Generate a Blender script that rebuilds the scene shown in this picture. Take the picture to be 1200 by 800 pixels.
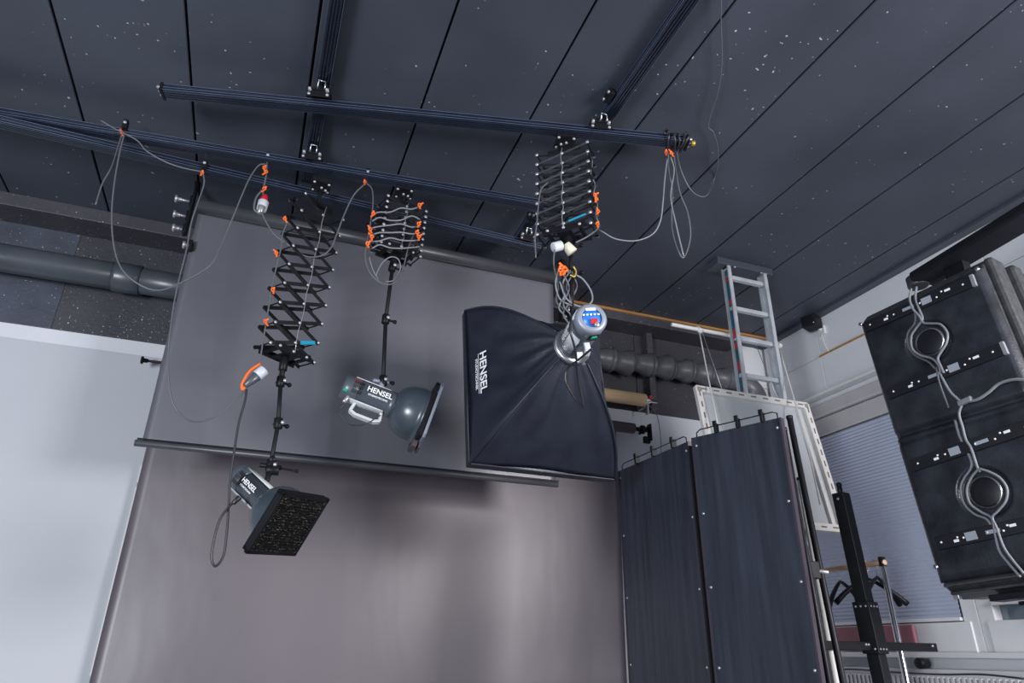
import bpy, math, random
from mathutils import Vector, Matrix
for o in list(bpy.data.objects): bpy.data.objects.remove(o)
random.seed(7)
V = Vector
C = bpy.context.scene.collection
scn = bpy.context.scene
# ------------------------------------------------------------------ camera
CH = 1.5                                   # camera height above the floor
R = Matrix(((0.93668019, -0.15645003, -0.31329477),
            (-0.34995422, -0.38565227, -0.8537004),
            (0.01273861, 0.90928308, -0.41598318)))
cd = bpy.data.cameras.new('camera'); cam = bpy.data.objects.new('camera', cd); C.objects.link(cam)
cd.sensor_width = 36; cd.lens = 24; cd.clip_start = 0.02
M4 = R.to_4x4(); M4.translation = (0, 0, CH); cam.matrix_world = M4
scn.camera = cam
# ------------------------------------------------------------------ world and light
w = bpy.data.worlds.new('world'); scn.world = w; w.use_nodes = True
bg = w.node_tree.nodes['Background']; bg.inputs[0].default_value = (0.70, 0.80, 1.0, 1); bg.inputs[1].default_value = 0.36
def area(name, loc, target, sx, sy, power, col=(1, 1, 1), spread=180):
    l = bpy.data.lights.new(name, 'AREA'); l.shape = 'RECTANGLE'; l.size = sx; l.size_y = sy; l.energy = power; l.color = col; l.spread = math.radians(spread)
    o = bpy.data.objects.new(name, l); C.objects.link(o); o.location = loc
    o.rotation_euler = (V(target) - V(loc)).to_track_quat('-Z', 'Y').to_euler()
    return o
area('window_light_left', (-3.1, -1.6, 1.5), (0.5, 3.2, 2.9), 1.2, 1.4, 330, (0.90, 0.94, 1.0))
area('sheen_light_right', (3.25, -0.7, 2.45), (1.3, 4.3, 1.8), 1.5, 1.1, 110, (1.0, 0.96, 0.98), 120)  # unseen light added to give the brown paper its hot spot
scn.view_settings.view_transform = 'Standard'; scn.view_settings.look = 'None'
scn.view_settings.gamma = 1; scn.view_settings.exposure = 0.0
# ------------------------------------------------------------------ a pixel of the photograph and a plane give a point
def ray(u, v): return R @ V(((u - 600) / 800, -(v - 400) / 800, -1))
def P(u, v, x=None, y=None, z=None):       # z counts from the camera's height
    r = ray(u, v)
    t = x / r.x if x is not None else y / r.y if y is not None else z / r.z
    return r * t + V((0, 0, CH))
def PP(u, v, p, n):
    r = ray(u, v); c = V((0, 0, CH)); return c + r * ((V(p) - c).dot(n) / r.dot(n))
# ------------------------------------------------------------------ materials
def mat(name, col, rough=0.5, metal=0.0, var=0.12, scale=6.0, bump=0.0, bscale=60.0, specks=0.0, spscale=60, stretch=None, col2=None, spec=0.5, trans=0.0, alpha=1.0, speckcol=(0.6, 0.62, 0.65), coat=0, bdist=0.01):
    m = bpy.data.materials.new(name); m.use_nodes = True
    nt = m.node_tree; N = nt.nodes; L = nt.links; b = N['Principled BSDF']
    b.inputs['Roughness'].default_value = rough; b.inputs['Metallic'].default_value = metal
    b.inputs['Specular IOR Level'].default_value = spec; b.inputs['Transmission Weight'].default_value = trans
    b.inputs['Alpha'].default_value = alpha; b.inputs['Coat Weight'].default_value = coat
    tc = N.new('ShaderNodeTexCoord'); mp = N.new('ShaderNodeMapping'); L.new(tc.outputs['Object'], mp.inputs[0])
    if stretch: mp.inputs['Scale'].default_value = stretch
    nz = N.new('ShaderNodeTexNoise'); nz.inputs['Scale'].default_value = scale; nz.inputs['Detail'].default_value = 6
    L.new(mp.outputs[0], nz.inputs[0])
    mx = N.new('ShaderNodeMix'); mx.data_type = 'RGBA'
    c1 = [max(0, c * (1 - var)) for c in col] + [1]; c2 = [min(1, c * (1 + var)) for c in (col2 or col)] + [1]
    mx.inputs[6].default_value = c1; mx.inputs[7].default_value = c2
    rp = N.new('ShaderNodeMapRange'); rp.inputs[1].default_value = 0.3; rp.inputs[2].default_value = 0.7
    L.new(nz.outputs[0], rp.inputs[0]); L.new(rp.outputs[0], mx.inputs[0])
    out = mx.outputs[2]
    if specks > 0:
        n2 = N.new('ShaderNodeTexNoise'); n2.inputs['Scale'].default_value = spscale; n2.inputs['Detail'].default_value = 1
        L.new(tc.outputs['Object'], n2.inputs[0])
        n3 = N.new('ShaderNodeTexNoise'); n3.inputs['Scale'].default_value = 1.3; L.new(tc.outputs['Object'], n3.inputs[0])
        ad = N.new('ShaderNodeMath'); ad.operation = 'MULTIPLY_ADD'; ad.inputs[1].default_value = 0.22; L.new(n3.outputs[0], ad.inputs[0]); L.new(n2.outputs[0], ad.inputs[2])
        r2 = N.new('ShaderNodeMapRange'); r2.inputs[1].default_value = 0.90 - specks; r2.inputs[2].default_value = 0.925 - specks; r2.inputs[4].default_value = 0.75
        L.new(ad.outputs[0], r2.inputs[0])
        m2 = N.new('ShaderNodeMix'); m2.data_type = 'RGBA'; m2.inputs[7].default_value = (*speckcol, 1)
        L.new(r2.outputs[0], m2.inputs[0]); L.new(out, m2.inputs[6]); out = m2.outputs[2]
    L.new(out, b.inputs['Base Color'])
    r3 = N.new('ShaderNodeMapRange'); r3.inputs[3].default_value = max(0.03, rough - 0.07); r3.inputs[4].default_value = min(1, rough + 0.07)
    L.new(nz.outputs[0], r3.inputs[0]); L.new(r3.outputs[0], b.inputs['Roughness'])
    if bump > 0:
        nb = N.new('ShaderNodeTexNoise'); nb.inputs['Scale'].default_value = bscale; nb.inputs['Detail'].default_value = 4
        L.new(mp.outputs[0], nb.inputs[0])
        bp = N.new('ShaderNodeBump'); bp.inputs['Strength'].default_value = bump; bp.inputs['Distance'].default_value = bdist
        L.new(nb.outputs[0], bp.inputs['Height']); L.new(bp.outputs[0], b.inputs['Normal'])
    return m
M = {}
M['ceil'] = mat('ceiling_paint', (0.050, 0.058, 0.080), 0.48, var=0.16, scale=1.6, bump=0.06, bscale=45, specks=0.012, spscale=46)
M['wallblack'] = mat('black_wall_paint', (0.040, 0.040, 0.050), 0.55, var=0.2, scale=3, bump=0.25, bscale=60, specks=0.075, spscale=85)
M['wallblue'] = mat('blueblack_wall_paint', (0.048, 0.056, 0.080), 0.5, var=0.2, scale=5, bump=0.2, bscale=60, specks=0.05, spscale=85)
M['beam'] = mat('beam_paint', (0.047, 0.045, 0.056), 0.55, var=0.15, scale=4, bump=0.15, specks=0.075, spscale=85)
M['dark'] = mat('dark_gap', (0.012, 0.012, 0.016), 0.8)
M['white'] = mat('white_wall_paint', (0.62, 0.64, 0.68), 0.6, var=0.05, scale=1.6, bump=0.1, bscale=70)
M['whiteboard'] = mat('white_board_paint', (0.43, 0.45, 0.485), 0.6, var=0.05, scale=0.9, bump=0.04)
M['floor'] = mat('grey_floor', (0.16, 0.16, 0.17), 0.5, bump=0.1)
M['rail'] = mat('black_anodised_rail', (0.020, 0.027, 0.046), 0.26, metal=0.4, var=0.10, spec=0.7)
M['railglint'] = mat('rail_highlight', (0.13, 0.17, 0.27), 0.3, metal=0.4, var=0.15, scale=12)
M['blackmetal'] = mat('black_metal', (0.009, 0.0095, 0.012), 0.42, metal=0.0, var=0.2, spec=0.16)
M['arm'] = mat('scissor_arm_black', (0.014, 0.014, 0.017), 0.4, metal=0.25, var=0.3, scale=20)
M['armgrey'] = mat('scissor_arm_grey', (0.085, 0.09, 0.10), 0.35, metal=0.5, var=0.3, scale=20)  # paler grey for one slant of front bars
M['steel'] = mat('bright_steel', (0.62, 0.63, 0.66), 0.28, metal=0.95, var=0.1)
M['bolt'] = mat('bolt_steel', (0.42, 0.42, 0.45), 0.35, metal=0.6, var=0.1)
M['chrome'] = mat('chrome', (0.75, 0.75, 0.78), 0.1, metal=1.0, var=0.05)
M['tube'] = mat('black_plastic_tube', (0.050, 0.052, 0.060), 0.38, var=0.1, scale=3)
M['pipe'] = mat('dark_grey_pipe', (0.055, 0.065, 0.078), 0.33, var=0.15, scale=4, bump=0.04, bscale=20)
M['paperblack'] = mat('black_background_paper', (0.092, 0.093, 0.113), 0.43, var=0.08, scale=1.2, bump=0.3, bscale=1.0, stretch=(1, 1, 0.6), spec=0.9, bdist=0.03)
M['paperbrown'] = mat('brown_background_paper', (0.096, 0.080, 0.093), 0.45, var=0.10, scale=1.0, bump=0.42, bscale=0.9, stretch=(1.3, 1, 0.6), spec=0.9, bdist=0.05)
M['nylon'] = mat('black_nylon', (0.015, 0.017, 0.028), 0.42, var=0.12, scale=8, bump=0.5, bscale=9, spec=0.38)
M['headgrey'] = mat('slate_grey_enamel', (0.065, 0.080, 0.098), 0.33, var=0.05, spec=0.6)
M['headlight'] = mat('pale_grey_enamel', (0.52, 0.55, 0.57), 0.35, var=0.05)
M['bowl'] = mat('bowl_slate_paint', (0.042, 0.058, 0.074), 0.3, var=0.05, spec=0.6)
M['inner'] = mat('silver_reflector', (0.7, 0.7, 0.72), 0.3, metal=0.8)
M['printwhite'] = mat('white_print', (0.85, 0.86, 0.88), 0.5, var=0.02)
M['blue'] = mat('blue_plate', (0.02, 0.16, 0.55), 0.35, var=0.1)
M['cyan'] = mat('cyan_sticker', (0.01, 0.30, 0.48), 0.4, var=0.1)
M['dimred'] = mat('dim_red', (0.12, 0.02, 0.03), 0.4)
M['red'] = mat('red_plastic', (0.50, 0.02, 0.03), 0.35, var=0.1)
M['green'] = mat('green_plastic', (0.0, 0.30, 0.16), 0.35, var=0.1)
M['orange'] = mat('orange_velcro', (0.78, 0.13, 0.01), 0.6, var=0.15)
M['cable'] = mat('grey_cable', (0.10, 0.105, 0.118), 0.42, var=0.15)
M['cablelight'] = mat('light_grey_cable', (0.18, 0.19, 0.215), 0.45, var=0.1)
M['cableblack'] = mat('black_cable', (0.02, 0.02, 0.024), 0.4, var=0.1)
M['alu'] = mat('aluminium', (0.50, 0.53, 0.57), 0.36, metal=0.3, var=0.15, scale=9)
M['alushade'] = mat('dull_aluminium', (0.24, 0.27, 0.33), 0.45, metal=0.3, var=0.15)
M['redsticker'] = mat('red_sticker', (0.36, 0.03, 0.04), 0.4)
M['teal'] = mat('teal_sticker', (0.010, 0.085, 0.125), 0.4)
M['framewhite'] = mat('cream_frame', (0.62, 0.62, 0.60), 0.5, var=0.05)
M['board'] = mat('grey_board', (0.42, 0.44, 0.46), 0.5, var=0.05, scale=2)
M['slot'] = mat('slot_brown', (0.16, 0.09, 0.04), 0.7)
M['wood'] = mat('orange_wood', (0.36, 0.18, 0.055), 0.55, var=0.25, scale=5, stretch=(0.6, 8, 8), bump=0.1)
M['card'] = mat('cardboard', (0.58, 0.42, 0.24), 0.55, var=0.08, stretch=(1, 6, 6))
M['purple'] = mat('purple_brown_paper', (0.075, 0.055, 0.065), 0.45)
M['duct'] = mat('dark_flexible_duct', (0.085, 0.088, 0.098), 0.40, var=0.2, scale=9, bump=0.3, bscale=14)
M['blackboard'] = mat('black_laminate', (0.020, 0.023, 0.034), 0.27, var=0.15, scale=6, stretch=(5, 5, 0.30), bump=0.02, bscale=9, spec=0.42, col2=(0.027, 0.032, 0.048))  # upright bluish streaks put the sheen into the colour
M['edge'] = mat('purple_edge_tape', (0.032, 0.025, 0.036), 0.4)
M['unit'] = mat('black_moulded_plastic', (0.010, 0.011, 0.014), 0.33, col2=(0.022, 0.025, 0.033), var=0.2, scale=9, bump=0.10, bscale=120, spec=0.5)  # paler second colour paints a mottled sheen into the plastic
M['unitside'] = mat('black_leathery_plastic', (0.035, 0.037, 0.040), 0.40, var=0.3, scale=30, bump=0.12, bscale=150, spec=0.6)
M['strip'] = mat('black_strip_metal', (0.008, 0.009, 0.012), 0.4, var=0.1)
M['label'] = mat('grey_sticker', (0.30, 0.33, 0.38), 0.5, var=0.05)
M['blind'] = mat('blue_pleated_blind', (0.34, 0.38, 0.49), 0.65, var=0.05, scale=1.5)
M['header'] = mat('grey_blind_box', (0.40, 0.40, 0.41), 0.5, var=0.05)
M['pinkband'] = mat('red_reflection', (0.21, 0.075, 0.10), 0.6, var=0.2, scale=2)
M['windowpvc'] = mat('window_plastic', (0.60, 0.61, 0.63), 0.35, var=0.04)
M['radiator'] = mat('radiator_enamel', (0.50, 0.50, 0.53), 0.4, var=0.05)
M['palebrown'] = mat('polished_wood_bar', (0.55, 0.38, 0.24), 0.25, var=0.2)
M['honey'] = mat('black_honeycomb', (0.014, 0.014, 0.015), 0.4, metal=0.2, var=0.3, scale=50, specks=0.14, spscale=160, speckcol=(0.30, 0.29, 0.22))
M['glass'] = mat('dark_glass', (0.10, 0.14, 0.18), 0.08, var=0.3, scale=3, spec=0.9)
M['plugwhite'] = mat('white_plug_plastic', (0.52, 0.55, 0.60), 0.4, var=0.04)
M['cream'] = mat('cream_plastic', (0.55, 0.53, 0.42), 0.45)
M['yellow'] = mat('brass_fitting', (0.45, 0.33, 0.06), 0.4, metal=0.5)
# ------------------------------------------------------------------ mesh builder
class MB:
    def __init__(s): s.v = []; s.f = []; s.sm = []
    def add(s, vs, fs, smooth=False):
        n = len(s.v); s.v += [V(v) for v in vs]; s.f += [tuple(i + n for i in f) for f in fs]; s.sm += [smooth] * len(fs); return s
    def obox(s, c, a, b, d):               # centre and three half vectors
        c, a, b, d = V(c), V(a), V(b), V(d)
        vs = [c + a * i + b * j + d * k for i in (-1, 1) for j in (-1, 1) for k in (-1, 1)]
        fs = [(0, 1, 3, 2), (4, 6, 7, 5), (0, 4, 5, 1), (2, 3, 7, 6), (0, 2, 6, 4), (1, 5, 7, 3)]
        if a.cross(b).dot(d) < 0: fs = [f[::-1] for f in fs]
        return s.add(vs, fs)
    def box(s, c, sx, sy, sz): return s.obox(c, (sx / 2, 0, 0), (0, sy / 2, 0), (0, 0, sz / 2))
    def bar(s, p, q, wd, th, up=(0, 0, 1)):
        p, q = V(p), V(q); d = q - p; dn = d.normalized(); sd = dn.cross(V(up)).normalized(); u = sd.cross(dn)
        return s.obox((p + q) / 2, d / 2, sd * wd / 2, u * th / 2)
    def lathe(s, o, axis, prof, seg=20, smooth=True):    # prof: (t, r)
        o = V(o); a = V(axis).normalized(); x = a.orthogonal().normalized(); y = a.cross(x)
        vs = []; fs = []
        for t, r in prof:
            for k in range(seg):
                an = 2 * math.pi * k / seg; vs.append(o + a * t + (x * math.cos(an) + y * math.sin(an)) * max(r, 1e-5))
        for i in range(len(prof) - 1):
            for k in range(seg):
                k2 = (k + 1) % seg; fs.append((i * seg + k, i * seg + k2, (i + 1) * seg + k2, (i + 1) * seg + k))
        return s.add(vs, fs, smooth)
    def cyl(s, p, q, r, r2=None, seg=14):
        p, q = V(p), V(q); L = (q - p).length; r2 = r if r2 is None else r2; b = min(r, r2) * .12
        return s.lathe(p, q - p, [(0, 0), (0, r - b), (b, r), (L - b, r2), (L, r2 - b), (L, 0)], seg)
    def ball(s, c, r, seg=12):
        return s.lathe(V(c) - V((0, 0, r)), (0, 0, 1), [(r - r * math.cos(math.pi * i / 8), r * math.sin(math.pi * i / 8)) for i in range(9)], seg)
    def bolt(s, c, n, r=.006, h=.005):
        n = V(n).normalized(); return s.lathe(c, n, [(0, r), (h * .6, r), (h, r * .5), (h, 0)], 8)
    def tube(s, pts, r, seg=8, sub=6):
        pts = [V(p) for p in pts]; q = []
        if len(pts) > 2 and sub > 1:
            ext = [pts[0] * 2 - pts[1]] + pts + [pts[-1] * 2 - pts[-2]]
            for i in range(1, len(ext) - 2):
                a, b, c, d = ext[i - 1:i + 3]
                for k in range(sub):
                    t = k / sub
                    q.append(0.5 * ((2 * b) + (c - a) * t + (2 * a - 5 * b + 4 * c - d) * t * t + (3 * b - a - 3 * c + d) * t ** 3))
            q.append(pts[-1])
        else: q = pts
        d0 = (q[1] - q[0]).normalized(); x = d0.orthogonal().normalized(); vs = []; fs = []
        for i, p in enumerate(q):
            d = (q[min(i + 1, len(q) - 1)] - q[max(i - 1, 0)]).normalized()
            x = (x - d * x.dot(d)).normalized(); y = d.cross(x)
            rr = r(i / (len(q) - 1)) if callable(r) else r
            vs += [p + (x * math.cos(2 * math.pi * k / seg) + y * math.sin(2 * math.pi * k / seg)) * rr for k in range(seg)]
        for i in range(len(q) - 1):
            for k in range(seg):
                k2 = (k + 1) % seg; fs.append((i * seg + k, i * seg + k2, (i + 1) * seg + k2, (i + 1) * seg + k))
        fs.append(tuple(range(seg))[::-1]); fs.append(tuple((len(q) - 1) * seg + k for k in range(seg)))
        return s.add(vs, fs, True)
    def sweep(s, p, q, prof, side, up):     # closed 2D profile (a along side, b along up) swept from p to q
        p, q, sd, u = V(p), V(q), V(side), V(up); n = len(prof)
        vs = [e + sd * a + u * b for e in (p, q) for a, b in prof]
        fs = [(i, (i + 1) % n, n + (i + 1) % n, n + i) for i in range(n)] + [tuple(range(n))[::-1], tuple(range(n, 2 * n))]
        return s.add(vs, fs)
    def quad(s, a, b, c, d, th, n):         # slab with corners a b c d, thickness th against n
        n = V(n).normalized() * th; t = [V(x) for x in (a, b, c, d)]
        return s.add(t + [x - n for x in t], [(0, 1, 2, 3), (7, 6, 5, 4), (0, 4, 5, 1), (1, 5, 6, 2), (2, 6, 7, 3), (3, 7, 4, 0)])
    def grid(s, fn, nu, nv, smooth=True):
        vs = [fn(i / nu, j / nv) for i in range(nu + 1) for j in range(nv + 1)]
        fs = [(i * (nv + 1) + j, (i + 1) * (nv + 1) + j, (i + 1) * (nv + 1) + j + 1, i * (nv + 1) + j + 1) for i in range(nu) for j in range(nv)]
        return s.add(vs, fs, smooth)
    def build(s, name, m, parent=None, bevel=0, solid=0, label=None):
        root = parent; base = V((0, 0, 0))
        while root is not None: base = base + root.location; root = root.parent
        if parent is None:
            base = V((sum(v.x for v in s.v), sum(v.y for v in s.v), 0)) / max(1, len(s.v)); base.z = min(v.z for v in s.v)
        me = bpy.data.meshes.new(name); me.from_pydata([tuple(v - base) for v in s.v], [], s.f); me.update()
        import bmesh
        bm = bmesh.new(); bm.from_mesh(me); bmesh.ops.recalc_face_normals(bm, faces=bm.faces); bm.to_mesh(me); bm.free()
        for p, sm in zip(me.polygons, s.sm): p.use_smooth = sm
        me.materials.append(M[m] if isinstance(m, str) else m)
        o = bpy.data.objects.new(name, me); C.objects.link(o)
        if parent is not None: o.parent = parent
        else: o.location = base
        if solid:
            md = o.modifiers.new('thick', 'SOLIDIFY'); md.thickness = solid; md.offset = 0
        if bevel:
            md = o.modifiers.new('bevel', 'BEVEL'); md.width = bevel; md.segments = 2; md.limit_method = 'ANGLE'
        if label: o['label'] = label
        return o
def tag(o, label=None, cat=None, group=None, kind=None):
    if label: o['label'] = label
    if cat: o['category'] = cat
    if group: o['group'] = group
    if kind: o['kind'] = kind
    return o
def thing(name, loc, label, cat, group=None):
    o = bpy.data.objects.new(name, None); C.objects.link(o); o.location = loc; o.empty_display_size = .05
    return tag(o, label, cat, group)
def struct(o): o['kind'] = 'structure'; return o
_txt = {}
def text(body, name, m, parent, org, xd, yd, size, th=0.0012, label=None):   # flat lettering with real thickness
    cu = bpy.data.curves.new('t', 'FONT'); cu.body = body; cu.size = 1; cu.align_x = 'CENTER'; cu.align_y = 'CENTER'; cu.offset = 0.02; cu.extrude = 0
    to = bpy.data.objects.new('t', cu); me = bpy.data.meshes.new_from_object(to); bpy.data.objects.remove(to)
    xd = V(xd).normalized(); yd = V(yd); yd = (yd - xd * yd.dot(xd)).normalized(); n = xd.cross(yd)
    mb = MB(); mb.add([V(org) + xd * v.co.x * size + yd * v.co.y * size + n * th for v in me.vertices], [tuple(p.vertices) for p in me.polygons])
    bpy.data.meshes.remove(me)
    return mb.build(name, m, parent, label=label)
def cable(name, pts, r, m, label, ties=(), cat='cable', group=None):
    t = MB().tube(pts, r * .82, 8, 7).build(name, m); tag(t, label, cat, group)
    for p in ties: tie(p, t)
    return t
def tie(p, parent, s=1.0):
    s *= .72; p = V(p); mb = MB()
    ring = [p + V((.010 * math.cos(a), .004 * math.sin(2 * a), .010 * math.sin(a))) * s for a in [k * math.pi / 4 for k in range(9)]]
    mb.tube(ring, .0045 * s, 6, 2)
    mb.bar(p + V((0, 0, -.008)) * s, p + V((random.uniform(-.022, .022), -.006, -.035)) * s, .011 * s, .003 * s, (0, 1, 0))
    mb.bar(p + V((0, 0, .002)) * s, p + V((random.uniform(-.028, .028), -.008, .016)) * s, .010 * s, .003 * s, (0, 1, 0))
    return mb.build('hook_and_loop_tie', 'orange', parent)

CEIL = 2.5 + CH
YW = 4.45                                   # plane of the back wall
XR = 4.0                                    # plane of the right wall
# ================================================================== SETTING
fl = MB().box((0, 0.5, -.05), 9.2, 9, .1).build('floor', 'floor'); struct(fl)
ce = MB().box((0.2, 0.6, CEIL + .06), 8.6, 7.9, .06).build('ceiling', 'dark'); struct(ce)
pitch = .542; x0 = -.075 - 7 * pitch
for k in range(15):
    a = x0 + k * pitch; b = min(a + pitch, XR + .05)
    if b - a < .05: continue
    MB().box(((a + b) / 2, .6, CEIL + .014), b - a - .011, 7.7, .028).build('ceiling_panel', 'ceil', ce, bevel=.004)
# back wall: black boards above, white below
wb = MB().box((.1, YW + .14, 2.0), 8.4, .12, 4.1).build('wall_back', 'dark'); struct(wb)
paint = 1.745 + CH
for a, b, m in ((-4.1, -1.326, 'wallblue'), (-1.325, .9, 'wallblack'), (.905, 2.70, 'wallblack'), (2.705, 3.70, 'wallblack')):
    MB().box(((a + b) / 2, YW + .04, (paint + CEIL) / 2), b - a, .08, CEIL - paint).build('wall_board', m, wb, bevel=.002)
for z0, z1 in ((-.2, 1.0), (1.003, 1.745)):
    MB().box((-.05, YW + .04, (z0 + z1) / 2 + CH - .0), 8.1, .08, z1 - z0 - .003).build('wall_panel', 'white', wb, bevel=.003)
MB().box((-.05, YW + .04, .64), 8.1, .08, 1.28).build('wall_panel', 'white', wb)
for z0, z1 in ((1.745, 2.12), (2.123, 2.5)):
    MB().box((3.865, YW + .04, (z0 + z1) / 2 + CH), .328, .08, z1 - z0).build('wall_panel', 'white', wb, bevel=.003)
bm_ = MB().box((-.25, 4.345, CEIL - .045), 7.75, .21, .09).build('trim_1', 'beam', bevel=.004); struct(bm_)
MB().box((3.0, 4.235, CEIL - .012), 2.0, .022, .02).build('wood_strip', 'wood', bm_, bevel=.002)
MB().box((2.83, 4.40, 1.745 / 2 + 1.25 + CH - .0), .055, .09, 2.4 - 1.745 + .1).build('trim_2', 'beam', None, bevel=.003)
p2 = bpy.data.objects['trim_2']; p2['kind'] = 'structure'; p2.location = (2.80, 4.41, 1.745 + CH); 
# right wall
wr = MB().box((XR + .22, .6, 2.0), .1, 7.8, 4.1).build('wall_right', 'dark'); struct(wr)
zz = [1.87, 2.17, 2.5]
for i in range(2):
    for a, b in ((-3.2, .9), (.903, 2.4), (2.403, 3.80), (3.803, 4.42)):
        MB().box((XR + .09, (a + b) / 2, (zz[i] + zz[i + 1]) / 2 + CH), .18, b - a, zz[i + 1] - zz[i] - .003).build('wall_block', 'white', wr, bevel=.004)
MB().box((XR + .09, 0.6, (.03 + CH) / 2), .18, 7.7, CH + .03).build('wall_panel', 'white', wr)
MB().box((XR - .035, 1.1, CEIL - .012), .07, 6.6, .025).build('trim_3', 'ceil', bevel=.004); struct(bpy.data.objects['trim_3'])
MB().box((XR - .006, 3.45, 2.172 + CH), .012, .72, .010).build('wood_strip', 'wood', wr)
# lintel edge strip and the deep window band
MB().box((XR - .012, .7, 1.875 + CH), .03, 7.4, .022).build('lintel_trim', 'windowpvc', wr, bevel=.004)
def window(idx, ya, yb, bottom):
    # frame, head box, blind, sill of one window in the band
    zb, zt = .04 + CH, 1.87 + CH; x = XR + .10
    fr = MB()
    for y in (ya, yb): fr.box((x, y, (zb + zt) / 2), .07, .10, zt - zb)
    fr.box((x, (ya + yb) / 2, zb + .085), .09, yb - ya, .17); fr.box((x, (ya + yb) / 2, zt - .04), .07, yb - ya, .08)
    o = fr.build('window_%d' % idx, 'windowpvc', bevel=.006); struct(o)
    MB().box((x + .03, (ya + yb) / 2, (zb + zt) / 2), .012, yb - ya - .1, zt - zb - .2).build('pane', 'glass', o)
    MB().box((XR + .055, (ya + yb) / 2, 1.77 + CH), .07, yb - ya - .11, .10).build('blind_box', 'header', o, bevel=.01)
    MB().box((XR + .075, (ya + yb) / 2, 1.645 + CH), .05, yb - ya - .11, .135).build('blind_box', 'header', o, bevel=.006)
    bl = MB(); n = int((1.565 - bottom) / .024); h = (1.565 - bottom) / n
    vs = []
    for k in range(n * 2 + 1):
        z = 1.565 + CH - k * h / 2; xx = XR + .062 - (.005 if k % 2 else 0)
        vs += [(xx, ya + .055, z), (xx, yb - .055, z)]
    bl.add(vs, [(2 * k, 2 * k + 1, 2 * k + 3, 2 * k + 2) for k in range(n * 2)])
    bl.build('pleated_blind', 'blind', o, solid=.002)
    MB().box((XR + .06, (ya + yb) / 2, bottom + CH), .025, yb - ya - .11, .02).build('blind_rail', 'windowpvc', o, bevel=.003)
    return o
w1 = window(1, 3.13, 4.40, .225)
w2 = window(2, 1.55, 3.03, .30)
w3 = window(3, 0.0, 1.47, .22)
MB().box((XR + .02, 1.7, .025 + CH), .26, 5.6, .03).build('window_sill', 'windowpvc', wr, bevel=.005)
rd = thing('red_reflection_band', (XR - .02, 3.85, .04 + CH), 'dark red reflection painted along the sill under the blue blind', 'reflection')  # added strip; its red colour stands in for a reflection on the frame
MB().box((XR - .02, 3.82, .125 + CH), .03, .72, .15).build('reflection_strip', 'pinkband', rd, bevel=.01)
ra = thing('radiator', (XR - .10, 3.5, CH - .60), 'pale ribbed radiator below the window sill, at the bottom right', 'radiator')
mb = MB().box((XR - .10, 3.4, CH - .33), .05, 1.6, .56)
mb.build('radiator_body', 'radiator', ra, bevel=.006)
mb = MB()
for k in range(46): mb.box((XR - .135, 2.63 + k * .034, CH - .34), .022, .020, .50)
mb.build('fin', 'radiator', ra, bevel=.004)['kind'] = 'stuff'
MB().cyl((XR - .2, 3.33, CH - .02), (XR - .13, 3.33, CH - .02), .03).build('valve_knob', 'blackmetal', ra)
cable('sill_cable', [P(u, v, x=XR - .16) for u, v in ((960, 785), (1000, 784), (1040, 787), (1100, 790), (1150, 790), (1200, 795))], .006, 'cableblack', 'thin black cable running level above the pale radiator')

# white board on the left of the back wall
wb2 = thing('white_board', (-2.6, YW - .02, .3), 'large white smooth board covering the wall left of the grey backdrop', 'board')
MB().box((-2.33, YW - .018, (1.64 + CH + .1) / 2), 3.52, .03, 1.64 + CH - .1).build('board_sheet', 'whiteboard', wb2, bevel=.003)
MB().box((-.66, YW - .037, 0.42 + CH), .010, .006, 1.1).build('edge_strip', 'windowpvc', wb2, label='thin pale edge strip')
MB().box((P(163, 568, y=YW - .04).x, YW - .039, P(163, 568, y=YW - .04).z), .03, .010, .025).build('clip', 'label', wb2, label='small grey clip')

# ================================================================== PIPES ON THE WALL
pa, pb = P(-60, 305, y=4.30), P(205, 331, y=4.30)
d = V((1, 0, 0)); pz = P(100, 318, y=4.30).z; px = P(207, 340, y=4.3).x
t = thing('ventilation_pipe', (-2.2, 4.3, pz), 'thick dark grey round pipe with a sleeve joint along the upper left wall', 'pipe')
MB().cyl((-3.6, 4.30, pz), (px - .30, 4.30, pz), .085, seg=28).build('pipe_length', 'pipe', t)
MB().lathe((px - .36, 4.30, pz), d, [(0, .085), (0, .090), (.02, .094), (.09, .094), (.10, .092), (.15, .093), (.155, .085)], 28).build('sleeve', 'pipe', t)
MB().cyl((px - .25, 4.30, pz), (px + .22, 4.30, pz), .083, seg=28).build('pipe_length', 'pipe', t)
for xx in (-1.9, px - .20): MB().box((xx, 4.39, pz), .03, .14, .05).build('wall_bracket', 'blackmetal', t)

# ribbed duct on the right
dp = [P(u, v, y=4.33) for u, v in ((640, 420), (700, 426), (760, 430), (820, 438), (855, 444))]
dz = P(760, 428, y=4.33).z
t = thing('flexible_duct', (2.9, 4.3, dz), 'dark ribbed flexible duct bulging in rings along the wall behind the ladder', 'duct')
xs = P(690, 425, y=4.33).x; xe = P(850, 442, y=4.33).x; n = 9
seglen = (xe - xs + .35) / n
for k in range(n):
    a = xs - .35 + k * seglen; rr = .088 + (.010 if k % 2 else 0) + random.uniform(-.004, .004)
    z0 = dz + random.uniform(-.008, .008)
    MB().lathe((a, 4.33, z0), (1, 0, random.uniform(-.05, .05)), [(-.015, .066), (-.012, rr - .008), (.004, rr - .002), (.012, rr + .003), (.022, rr - .012), (seglen * .35, rr - .018), (seglen * .6, rr - .006), (seglen * .85, rr + .010), (seglen * .97, rr + .004), (seglen, .068)], 26).build('duct_ring', 'duct', t)
el = [V((xe - .02, 4.33, dz)), V((xe + .12, 4.33, dz - .01)), V((xe + .24, 4.32, dz - .07)), V((xe + .28, 4.31, dz - .2)), V((xe + .28, 4.31, dz - .5))]
MB().tube(el, lambda q: .086, 22, 6).build('elbow', 'duct', t)

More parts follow.
